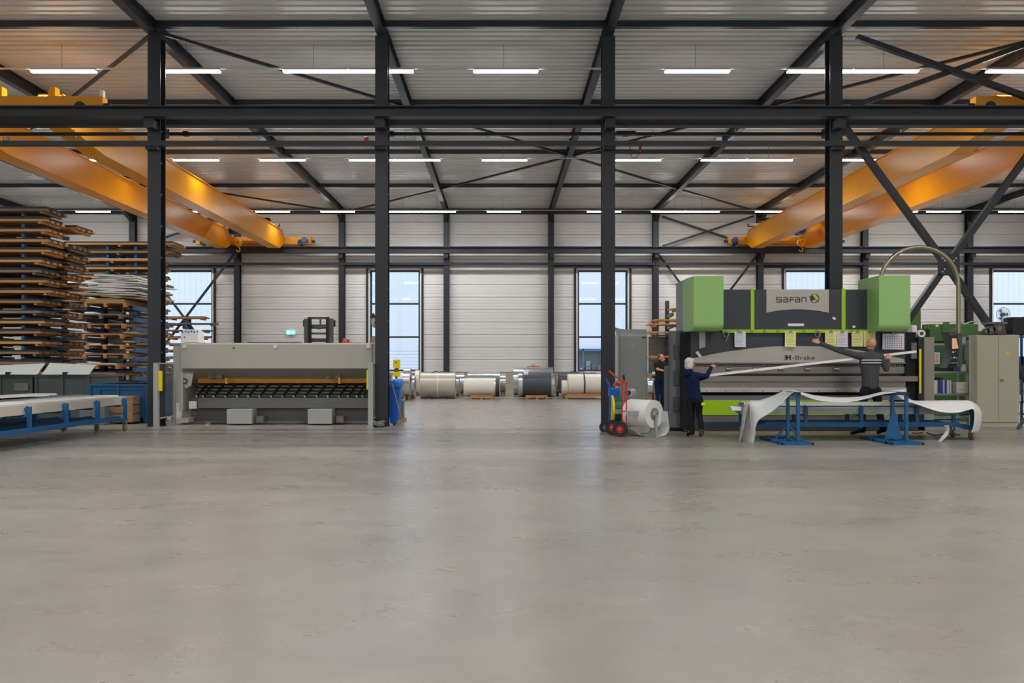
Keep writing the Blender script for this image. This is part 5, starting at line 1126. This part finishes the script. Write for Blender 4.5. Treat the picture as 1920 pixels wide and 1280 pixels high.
for s_ in (-.25, .25): MB().bar(c+Vector((-.05, s_, -.27)), c+Vector((-.05, s_, -.5)), .04).build('reel_foot', M['yellow'], t3)
b = MB(); q = W(1158, 722, 87.5)
for i in range(5): b.tube([q+Vector((-.10+i*.03, .02*i, -.02)), q+Vector((-.03+i*.03, .02*i, .08-.01*i)), q+Vector((.06+i*.02, .02*i, .03))], .014, 6)
tag(b.build('orange_rope', M['orange']), 'bundle of orange rope on top of the blue bucket', 'rope')
t = thing('film_dispenser', 'small roll of clear film on the switch cabinet front', 'roll', W(1180, 735, 82)); c = W(1181, 736, 82)
MB().cyl(c+Vector((-.02, 0, 0)), c+Vector((.10, .12, 0)), .09, 24).build('roll', M['film'], t); MB().cyl(c+Vector((-.04, -.02, 0)), c+Vector((-.02, 0, 0)), .055, 16).build('core', M['ink'], t); MB().bar(c+Vector((-.12, 0, 0)), c, .05, .06).build('arm', M['guard'], t)
MB().bar(c+Vector((-.02, .03, -.05)), Vector((c.x-.02, c.y+.03, .02)), .03).build('stand', M['guard'], t)
# big film roll on grey stand: axis runs to the rear left
t = thing('film_roll_stand', 'large white film roll on a low grey stand left of the woman', 'roll', W(1222, 815, 91)); k = 92
c = W(1227, 776, k); ax = Vector((-.30, .36, 0)); ax = ax.normalized()*.62; R_ = .285
c.z = W(0, 776, k).z
ro = MB().ring(c, c+ax, R_, .13, 56).build('film_roll', M['white'], t)
MB().cyl(c+ax*.01-ax*.03, c+ax*.98, .128, 28).build('roll_core', M['galv'], ro)
MB().cyl(c-ax*.12, c+ax*1.1, .02, 12).build('axle', M['guard'], t)
for f in (-.08, 1.06):
    p = c+ax*f; q = MB(); q.bar(p, Vector((p.x, p.y, .0)), .045, .045); q.bar(p+Vector((-.62 if f < 0 else -.3, .0, .02)), p+Vector((.0, 0, .02)), .03, .09); q.build('stand_arm', M['galv'], t)
p0 = c+ax*-.08; p1 = c+ax*1.06; MB().bar(Vector((p0.x, p0.y, .03)), Vector((p1.x, p1.y, .03)), .04).build('base_bar', M['galv'], t)

def ribbon(name, A_, B_, n, mt, parent=None, label=None, cat=None, thick=.004):
    # cloth-like strip lofted between two smooth edge curves
    def cr(P, tt):
        m = len(P)-1; x = tt*m; i = min(int(x), m-1); f = x-i; p0, p1, p2, p3 = P[max(i-1, 0)], P[i], P[i+1], P[min(i+2, m)]
        return .5*((2*p1)+(-p0+p2)*f+(2*p0-5*p1+4*p2-p3)*f*f+(-p0+3*p1-3*p2+p3)*f*f*f)
    vs = []; q = 7
    for i in range(n+1):
        a, b_ = cr(A_, i/n), cr(B_, i/n)
        for j in range(q): vs.append(a.lerp(b_, j/(q-1)))
    m = MB(); m.add(vs, [(i*q+j, i*q+j+1, (i+1)*q+j+1, (i+1)*q+j) for i in range(n) for j in range(q-1)], True)
    o = m.build(name, M[mt], parent); s_ = o.modifiers.new('solid', 'SOLIDIFY'); s_.thickness = thick
    if label: tag(o, label, cat)
    return o
q = [(1253, 790), (1255, 802), (1250, 813), (1240, 817.5), (1222, 817.5), (1205, 816), (1195, 808), (1184, 803), (1177, 804)]
A_ = [c+Vector((R_*.95, .0, .05)), c+Vector((R_*1.0, 0, -.12))]+[W(x, y, 92) for x, y in q]
off = Vector((-.30, .42, 0)); B_ = [p+off*1.0+Vector((0, 0, .0)) for p in A_]
for L_ in (A_, B_):
    for p in L_: p.z = max(p.z, .012)
ribbon('loose_film', A_, B_, 60, 'film', t)

# ================================================================ TRESTLE STANDS, RIGHT TROLLEY, DRAPED FILM
def stand(xs, label, gusset):
    k1, k0 = 101.5, 98.0; t = thing('trestle_stand', label, 'stand', (xs, F/100, 0)); ya, yb = F/k1, F/k0
    zt = PZ(735, k1)
    for y in (ya, yb): MB().box(xs-.027, xs+.027, y-.027, y+.027, .05, zt).build('upright', M['trolley'], t)
    MB().bar((xs, ya-.02, zt-.03), (xs, yb+.35, zt-.03), .055, .06).build('head', M['trolley'], t); MB().box(xs-.03, xs+.03, ya-.055, ya-.05+.001, zt-.06, zt).build('end_cap', M['black'], t)
    yf, yr = F/102.9, F/94.8; xL, xR = xs-.37, xs+.19
    for a, b_ in (((xL, yf, .025), (xR, yf, .025)), ((xL, yr, .025), (xR, yr, .025)), ((xL+.025, yf, .025), (xL+.025, yr, .025)), ((xR-.025, yf, .025), (xR-.025, yr, .025)), ((xL, ya, .026), (xR, ya, .026)), ((xL, yb, .026), (xR, yb, .026)), ((xs, yf, .027), (xs, yr, .027))):
        MB().bar(a, b_, .05, .05).build('foot_bar', M['trolley'], t)
    for x in (xL, xR): MB().box(x-.022, x+.022, yf-.03, yf-.0251, .003, .047).build('end_cap', M['black'], t)
    if gusset: MB().prism([(xs-.17, .05), (xs+.17, .05), (xs+.03, .58), (xs-.03, .58)], 'y', yb-.04, yb-.027).build('gusset', M['trolley'], t)
    else:
        for s_ in (-1, 1): MB().bar((xs+s_*.24, yb, .05), (xs+s_*.02, yb, .30), .035).build('brace', M['trolley'], t)
stand(5.47, 'blue trestle stand with diagonal braces, left of the two', False)
stand(7.47, 'blue trestle stand with solid gussets, right of the two', True)
# trolley under the stands
k = 95; a0, a1 = PX(1396, k), PX(1815, k-.5)
t = trolley('x', a0, a1, 15.0, 15.62, .66, 'long blue wheeled trolley behind the two trestle stands', 5)
for i, (ya, yb, z, h, mm, lab) in enumerate(((15.02, 15.30, .50, .14, 'galv', 'front grey profile lying along the right trolley'), (15.33, 15.62, .50, .14, 'cabinet_gr', 'rear grey profile lying along the right trolley'), (15.1, 15.5, .66, .06, 'sheet_light', 'flat light profile on top of the right trolley load'))):
    b = MB(); b.prism([(ya, z), (ya+.02, z+h), (yb-.02, z+h), (yb, z), (yb-.015, z), (yb-.035, z+h-.015), (ya+.035, z+h-.015), (ya+.015, z)], 'x', a0-.12+.05*i, a1-.1-.3*i)
    tag(b.build('bent_profile', M[mm]), lab, 'profile')
tag(MB().prism([(PX(1371, 97), PZ(762, 97)), (PX(1391, 97), PZ(763, 97)), (PX(1391, 97), PZ(770, 97)), (PX(1375, 97), PZ(770, 97))], 'y', 14.9, 15.1).build('white_profile_end', M['white']), 'short white profile end at the left of the right trolley', 'profile')
kf = 98.5
def WW_(pts, kk): return [W(x, y, kk) for x, y in pts]
# left hanging part + rise to first stand
A_ = WW_([(1384, 831), (1391, 805), (1396, 775), (1404, 752), (1424, 750), (1450, 741), (1470, 732), (1488, 730)], 97.0)
B_ = WW_([(1413, 831), (1416, 812), (1417, 800), (1424, 786), (1446, 772), (1464, 757), (1480, 741), (1490, 733)], 100.5)
ribbon('draped_film', A_, B_, 50, 'film', None, 'milky film hanging to the floor left of the trestle stands', 'film')
A_ = WW_([(1384, 831), (1389, 800), (1392, 772), (1398, 755), (1404, 752), (1408, 757), (1411, 785), (1414, 815), (1413, 831)], 96.0); B_ = WW_([(1386, 831), (1393, 805), (1398, 780), (1402, 762), (1405, 757), (1406, 765), (1408, 790), (1410, 815), (1411, 831)], 99.8)
ribbon('film_fold', A_, B_, 40, 'film', None, 'inner fold of the milky film hanging at the left end', 'film')
A_ = WW_([(1486, 730), (1500, 734), (1530, 741), (1560, 744), (1590, 744.5), (1620, 742), (1650, 735), (1675, 731), (1697, 729)], 96.5)
B_ = WW_([(1488, 732), (1500, 738), (1530, 749), (1560, 753), (1590, 753), (1620, 748), (1645, 741), (1672, 736), (1699, 733)], 99.6)
ribbon('sagging_film', A_, B_, 60, 'film2', None, 'white film strip sagging between the two trestle stands', 'film')
A_ = WW_([(1672, 733), (1685, 738), (1700, 744), (1712, 750), (1735, 750.5), (1770, 750), (1800, 750), (1822, 752), (1838, 766), (1842, 785), (1836, 811)], 95.0)
B_ = WW_([(1678, 738), (1690, 747), (1705, 753), (1718, 757), (1740, 765), (1765, 772), (1795, 773), (1815, 768), (1826, 768), (1827, 790), (1822, 811)], 98.0)
ribbon('end_film', A_, B_, 60, 'film2', None, 'white film strip falling over the right end of the trolley', 'film')
A_ = WW_([(1770, 797), (1774, 806), (1766, 818), (1758, 828)], 98.5); B_ = WW_([(1779, 797), (1780, 808), (1775, 818), (1764, 828)], 98.9)
ribbon('film_scrap', A_, B_, 16, 'film', None, 'crumpled clear film scrap hanging below the right trolley rail', 'film')
# long white profile carried by two people
pA, pB = W(1329, 703.5, 92), W(1716, 659, 89.2)
b = MB(); b.bar(pA, pB, .09, .045); tag(b.build('long_white_profile', M['white']), 'long white profile held slanting in front of the press', 'profile')

# work table + things behind the guard
k = 56; t = thing('work_table', 'table with a white cloth edge behind the press in front of the dark rack', 'table', (PX(1240, k), F/k+.3, 0))
MB().pb(1206, 1268, 701, 704, k, .6).build('table_top', M['wood_old'], t); MB().pb(1228, 1256, 697, 701, k, .5).build('white_stack', M['white'], t)
for px in (1208, 1264): MB().pb(px, px+3, 704, 765, k, .06).build('leg', M['machine_dk'], t)
# ================================================================ PEOPLE
def V(*a): return Vector(a)
def capsule(p0, p1, r0, r1, sx=1.0, n=14):
    """tapered capsule mesh"""
    b = MB(); p0 = Vector(p0); p1 = Vector(p1); d = (p1-p0); L_ = d.length; d = d.normalized(); a = d.orthogonal().normalized(); c = d.cross(a); rings = []
    for i in range(5): f = i/4*math.pi/2; rings.append((p0-d*r0*math.cos(f), r0*math.sin(f)+1e-4))
    for i in range(5): f = i/4*math.pi/2; rings.append((p1+d*r1*math.sin(f), r1*math.cos(f)+1e-4))
    for c_, r in rings:
        for j in range(n): t_ = 2*math.pi*j/n; b.v.append(tuple(c_+(a*math.cos(t_)+c*math.sin(t_))*r))
    m = len(rings)
    for i in range(m-1):
        for j in range(n): b.f.append((i*n+j, i*n+(j+1) % n, (i+1)*n+(j+1) % n, (i+1)*n+j)); b.sm.append(True); b.mi.append(0)
    b.f.append(tuple(range(n))[::-1]); b.f.append(tuple(range((m-1)*n, m*n))); b.sm += [True]*2; b.mi += [0]*2
    return b
class Body:
    def __init__(s): s.b = MB(); s.pr = []
    def cap(s, p0, p1, r0, r1, m):
        q = capsule(p0, p1, r0, r1); s.b.add(q.v, q.f, True); s.pr.append((Vector(p0), Vector(p1), r0, r1, m))
    def ell(s, c, r, m, R=None):
        s.b.ell(c, r, 18, 12, R); s.pr.append((Vector(c), Vector(c)+Vector((0, 0, 1e-3)), min(r)*1.15 if m != 'x' else min(r), min(r)*1.15, m))
    def finish(s, name, mats, parent, vox=.009):
        o = s.b.build(name, mats, parent)
        md = o.modifiers.new('r', 'REMESH'); md.mode = 'VOXEL'; md.voxel_size = vox; md.use_smooth_shade = True
        sm = o.modifiers.new('s', 'SMOOTH'); sm.iterations = 3; sm.factor = .5
        bpy.context.view_layer.update(); me = bpy.data.meshes.new_from_object(o.evaluated_get(bpy.context.evaluated_depsgraph_get()))
        o.modifiers.clear(); o.data = me
        n = len(me.polygons); cen = np.empty(n*3); me.polygons.foreach_get('center', cen); cen = cen.reshape(-1, 3)+np.array(o['_w'])
        best = np.full(n, 1e9); mi = np.zeros(n, int)
        for p0, p1, r0, r1, m in s.pr:
            a = np.array(p0); d = np.array(p1)-a; L2 = max(d @ d, 1e-9); t_ = np.clip(((cen-a) @ d)/L2, 0, 1)
            dist = np.linalg.norm(cen-(a+t_[:, None]*d), axis=1)-(r0+(r1-r0)*t_); k_ = dist < best; best[k_] = dist[k_]; mi[k_] = m
        me.materials.clear()
        for m in mats: me.materials.append(m)
        me.polygons.foreach_set('material_index', mi.tolist()); me.polygons.foreach_set('use_smooth', [True]*n); me.update(); return o
def hand(B, wrist, dirv, palmn, L_, m, curl=.5, side=1):
    """palm, four unequal fingers with two bends and a thumb from the side"""
    d = Vector(dirv).normalized(); nrm = Vector(palmn); nrm = (nrm-d*nrm.dot(d)).normalized(); s_ = d.cross(nrm)*side
    pe = wrist+d*L_*.5
    for f in (-.5, -.17, .17, .5): B.cap(wrist+s_*f*L_*.22, pe+s_*f*L_*.42, L_*.085, L_*.075, m)
    for i, ln in enumerate((.42, .48, .45, .35)):
        st = pe+s_*(-.5+i/3)*L_*.42; d1 = (d*math.cos(curl*.6)+nrm*math.sin(curl*.6)); m1 = st+d1*ln*L_*.5; d2 = (d*math.cos(curl*1.8)+nrm*math.sin(curl*1.8)); e = m1+d2*ln*L_*.5
        B.cap(st, m1, L_*.052, L_*.047, m); B.cap(m1, e, L_*.047, L_*.038, m)
    tb = wrist+d*L_*.15-s_*L_*.2; t1 = tb+(d*.75-s_*.55).normalized()*L_*.24; t2 = t1+(d*.9+nrm*.4).normalized()*L_*.2
    B.cap(tb, t1, L_*.07, L_*.055, m); B.cap(t1, t2, L_*.055, L_*.042, m)
def person(label, base, H, face, pel, chest, neck, head, arms, legs, mats, female=False, stripe=False, hair=None, shoe_dir=None, lifted=None, grp=None):
    """mats: 0 skin 1 top 2 trousers 3 shoes; arms: [(shoulder, elbow, wrist, handdir, palmn, bare_forearm)]; legs [(hip, knee, ankle, toe)]"""
    t = thing('person', label, 'person', base); s = H/1.72; B = Body(); f = Vector(face).normalized(); sd = f.cross(V(0, 0, 1)).normalized()
    tf = V(f.x, f.y, 0).normalized(); ts = (arms[1][0]-arms[0][0]); ts = V(ts.x, ts.y, 0).normalized()
    R3 = Matrix((ts, ts.cross(V(0, 0, 1)), V(0, 0, 1))).transposed()
    # torso from stacked ellipsoids
    W0, W1, W2, W3 = (.165, .142, .168, .125) if female else (.155, .150, .192, .15); st = []
    for i in range(19):
        g_ = i/18; c_ = pel.lerp(chest, g_*1.0); wx = W0+(W1-W0)*min(1, g_/.45) if g_ < .45 else W1+(W2-W1)*min(1, (g_-.45)/.5)
        st.append((c_, wx, .112-.008*math.sin(math.pi*g_), .13, 2 if i < 1 else 1))
    _old = [(pel, .165 if female else .155, .115, .12, 2), (pel.lerp(chest, .28), .155 if female else .15, .11, .12, 1), (pel.lerp(chest, .55), .15, .105, .13, 1), (chest, .175 if female else .195, .115, .15, 1), (chest.lerp(neck, .55), .14 if female else .165, .09, .09, 1)]
    st += [(chest.lerp(neck, .3), W2*.97, .105, .09, 1), (chest.lerp(neck, .6), W3, .088, .075, 1)]
    for c, rx, ry, rz, m in st:
        B.b.ell(c, (rx*s, ry*s, rz*s), 20, 12, R3)
        for q in (-.55, 0, .55): B.pr.append((c+ts*rx*s*q, c+ts*rx*s*q+V(0, 0, .01), ry*s*(.9 if q == 0 else .75), ry*s*.8, m))
    B.cap(neck, head-V(0, 0, .06*s), .058*s, .052*s, 0); B.cap(neck-V(0, 0, .02), neck+V(0, 0, .012), .07*s, .066*s, 1)
    # head
    hr = Matrix((sd, f, sd.cross(f))).transposed()
    B.ell(head+V(0, 0, .018*s)-f*.012*s, (.076*s, .093*s, .098*s), 0, hr); B.ell(head-V(0, 0, .045*s)+f*.022*s, (.056*s, .066*s, .066*s), 0, hr)
    B.cap(head+f*.088*s+V(0, 0, .012*s), head+f*.107*s-V(0, 0, .018*s), .010*s, .017*s, 0)
    B.ell(head+f*.078*s-V(0, 0, .048*s), (.026*s, .014*s, .012*s), 0, hr); B.ell(head+f*.066*s-V(0, 0, .085*s), (.026*s, .022*s, .02*s), 0, hr)
    for q in (-1, 1): B.ell(head+sd*.079*s*q-V(0, 0, .01*s), (.012*s, .022*s, .032*s), 0, hr)
    for sh, el, wr_, hd, pn, bare, side, curl in arms:
        B.cap(chest.lerp(neck, .5).lerp(sh, .35), sh, .075*s, .068*s, 1); 
        mid = sh.lerp(el, .55)
        if bare: B.cap(sh, mid, .066*s, .062*s, 1); B.cap(mid, el, .047*s, .041*s, 0); B.cap(el, wr_, .042*s, .028*s, 0)
        else: B.cap(sh, el, .064*s, .050*s, 1); B.cap(el, el.lerp(wr_, .92), .050*s, .040*s, 1); B.cap(el.lerp(wr_, .9), wr_, .029*s, .028*s, 0)
        hand(B, wr_, hd, pn, .165*s, 0, curl, side)
    for hp, kn, an, toe in legs:
        B.cap(hp, kn, .092*s, .066*s, 2); B.cap(kn, an, .066*s, .056*s, 2); 
        B.cap(an, an.lerp(toe, .35)-V(0, 0, .0), .045*s, .042*s, 3); B.cap(an+(toe-an)*.1, toe, .044*s, .036*s, 3)
    o = B.finish('body', [M[m] for m in mats], t, .009)
    for q in (-1, 1):
        e = MB().ell(head+f*.080*s+sd*.030*s*q+V(0, 0, .008*s), (.012*s, .010*s, .009*s), 10, 8, hr).build('eye', M['white'], t); MB().ell(head+f*.089*s+sd*.030*s*q+V(0, 0, .008*s), (.005*s, .003*s, .005*s), 8, 6, hr).build('iris', M['ink'], e)
        MB().bar(head+f*.088*s+sd*.016*s*q+V(0, 0, .028*s), head+f*.082*s+sd*.046*s*q+V(0, 0, .026*s), .006*s, .006*s).build('eyebrow', M['hair_dk' if not female else 'hair'], t)
    MB().ell(head+f*.089*s-V(0, 0, .048*s), (.022*s, .005*s, .004*s), 10, 6, hr).build('mouth', mat('lips', col(170, 96, 84), .5), t)
    return t, s, f, sd, hr, head
# --- woman
k = 93; f = V(.92, .38, 0).normalized()
yw = F/k
head = V(PX(1294, k), yw-.02, PZ(681, k)); neck = V(PX(1293, k), yw, PZ(695, k)); chest = V(PX(1297, k), yw, PZ(712, k)); pel = V(PX(1303, k), yw, PZ(747, k))
s = .97
shL = V(PX(1286, k), yw+.10, PZ(703, k)); shR = V(PX(1306, k), yw-.08, PZ(703, k))
armR = (shR, W(1324, 706, k)+V(0, -.02, 0), W(1337, 688, k)+V(0, .12, 0), V(.5, .3, .35), V(.2, .5, -.6), False, 1, .9)
armL = (shL, V(PX(1302, k), yw+.28, PZ(716, k)), V(PX(1330, k)-.02, yw+.22, PZ(705, k)-.03), V(.9, 0, .25), V(0, -.3, 1), False, -1, 1.1)
hipL = pel+V(-.085, .05, -.04); hipR = pel+V(.07, -.05, -.04)
legL = (hipL, V(PX(1297, k), yw+.06, .50), V(PX(1298, k), yw+.02, .10), V(PX(1300, k)-.02, yw-.12, .045) if False else V(PX(1299, k)-.05, yw+.19, .045))
legR = (hipR, V(PX(1311, k), yw+.02, .50), V(PX(1313, k), yw-.10, .20), V(PX(1312.5, k), yw-.04, .045))
t, s, f, sd, hr, head = person('woman with silver hair, glasses, navy hoodie and dark trousers holding up a pen', (PX(1303, k), yw, 0), 1.66, f, pel, chest, neck, head, [armL, armR], [legL, legR], ['skin', 'navy', 'work_trousers', 'black_cloth'], female=True)
b = Body(); b.ell(head+V(0, 0, .030)-f*.030, (.089, .095, .092), 0, hr); b.ell(head-f*.062-V(0, 0, .045), (.082, .055, .085), 0, hr)
for q in (-1, 1): b.ell(head+sd*.068*q-f*.035-V(0, 0, .035), (.024, .048, .080), 0, hr)
b.cap(head+f*.045+V(0, 0, .085)-sd*.035, head+f*.045+V(0, 0, .085)+sd*.035, .022, .022, 0)
o = b.finish('hair', [M['hair']], t, .01)
b = MB()
for q in (-1, 1):
    c = head+f*.091+sd*.03*q+V(0, 0, .008); b.tube([c+sd*.024*math.cos(a)+V(0, 0, .017*math.sin(a)) for a in [i*math.pi/6 for i in range(13)]], .003, 5); b.tube([c+sd*.022*q, head+sd*.082*q+V(0, 0, .01)-f*.02], .003, 5)
b.build('glasses', M['ink'], t)
b = Body(); b.ell(neck-f*.085-V(0, 0, .04), (.105, .05, .075), 0, hr); b.ell(neck-f*.06+V(0, 0, .0), (.09, .06, .05), 0, hr); b.finish('hood', [M['navy']], t, .01)
MB().bar(V(PX(1313, k), yw-.135, .16), V(PX(1313, k)+.0, yw-.075, .03), .10, .03, up=(0, 1, 0)).build('shoe_sole', M['sole'], t) if False else None
q = V(PX(1313, k), yw-.145, .16); MB().ell(q+V(0, .02, -.015), (.048, .022, .125)).build('shoe_sole', M['sole'], t)
tp = V(PX(1315.5, k), yw-.125, PZ(757, k)); MB().ell(tp, (.045, .02, .035)).build('yellow_tape_measure', M['yellow'], t)
hb = armR[2]+V(.06, .04, .06); tag(MB().cyl(hb, hb+V(.11, .02, .045), .008, 8, r2=.003).build('pen', M['ink']), 'dark pen in the raised hand of the silver-haired woman', 'pen')
# --- bald man, seen from behind
k = 90.5; ym = F/k; X_ = lambda px: PX(px, k); f = V(-.25, .95, -.05).normalized()
head = V(X_(1633), ym, PZ(645, k)); neck = V(X_(1632), ym, PZ(659, k)); chest = V(X_(1631), ym, PZ(677, k)); pel = V(X_(1632), ym, PZ(728, k))
shL = V(X_(1610), ym, PZ(667, k)); shR = V(X_(1651), ym, PZ(669, k))
armL = (shL, V(X_(1578), ym+.12, PZ(657, k)), V(X_(1546), ym+.25, PZ(642, k)), V(-.8, .2, .45), V(.2, .8, -.4), False, 1, .6)
armR = (shR, V(X_(1661), ym-.02, PZ(692, k)), V(X_(1668), ym+.06, PZ(675, k)), V(.25, .1, .6), V(0, .8, 0), False, -1, 1.0)
legL = (pel+V(-.11, 0, -.05), V(X_(1616), ym+.0, .58), V(X_(1617), ym-.02, .12), V(X_(1600), ym+.05, .05))
legR = (pel+V(.12, 0, -.05), V(X_(1648), ym+.02, .57), V(X_(1657), ym+.02, .12), V(X_(1655), ym+.18, .05))
t, s, f, sd, hr, head = person('bald man in charcoal sweater with white back stripe seen from behind', (X_(1632), ym, 0), 1.95, f, pel, chest, neck, head, [armL, armR], [legL, legR], ['skin', 'grey_cloth', 'work_trousers', 'black_cloth'])
b = MB()
def strip(z0, z1):
    n = 12; vs = []
    for i in range(n+1):
        a = math.pi*(.14+.72*i/n); vs += [(chest.x-.228*math.cos(a), chest.y-.014-.128*math.sin(a), z) for z in (z0, z1)]
    return MB().add(vs, [(2*i, 2*i+2, 2*i+3, 2*i+1) for i in range(n)], True)
for i, (a, b_) in enumerate(((674, 676.2), (679, 681.2))):
    o = strip(PZ(b_, k), PZ(a, k)).build('back_stripe', M['white_gloss'], t); m_ = o.modifiers.new('s', 'SOLIDIFY'); m_.thickness = .006; m_.offset = 1
# --- man at the table
k = 60; ym = F/k; X_ = lambda px: PX(px, k); f = V(.85, -.45, -.25).normalized()
head = V(X_(1240), ym, PZ(671, k)); neck = V(X_(1238), ym, PZ(678.5, k)); chest = V(X_(1237.5), ym, PZ(688, k)); pel = V(X_(1237), ym+.02, PZ(712, k))
shR = V(X_(1229.5), ym-.06, PZ(682, k)); shL = V(X_(1246), ym+.06, PZ(682.5, k))
armR = (shR, V(X_(1231), ym-.14, PZ(692, k)), V(X_(1240), ym-.28, PZ(694.5, k)), V(.9, -.1, .0), V(0, .3, -.8), True, 1, .7)
armL = (shL, V(X_(1250), ym-.02, PZ(690, k)), V(X_(1248), ym-.24, PZ(692, k)), V(-.5, -.6, .0), V(0, .3, -.8), True, -1, .7)
legL = (pel+V(.09, 0, -.05), V(X_(1242), ym-.03, .50), V(X_(1242), ym+.02, .10), V(X_(1244), ym-.12, .045)); legR = (pel+V(-.09, 0, -.05), V(X_(1233), ym-.03, .50), V(X_(1232), ym+.02, .10), V(X_(1234), ym-.12, .045))
t, s, f, sd, hr, head = person('man in black short-sleeved shirt working behind the table, far back', (X_(1237), ym, 0), 1.75, f, pel, chest, neck, head, [armR, armL], [legL, legR], ['skin', 'black_cloth', 'navy', 'black_cloth'])
b = Body(); b.ell(head+V(0, 0, .03)-f*.035, (.080, .082, .080), 0, hr); b.finish('hair', [M['hair_dk']], t, .01)
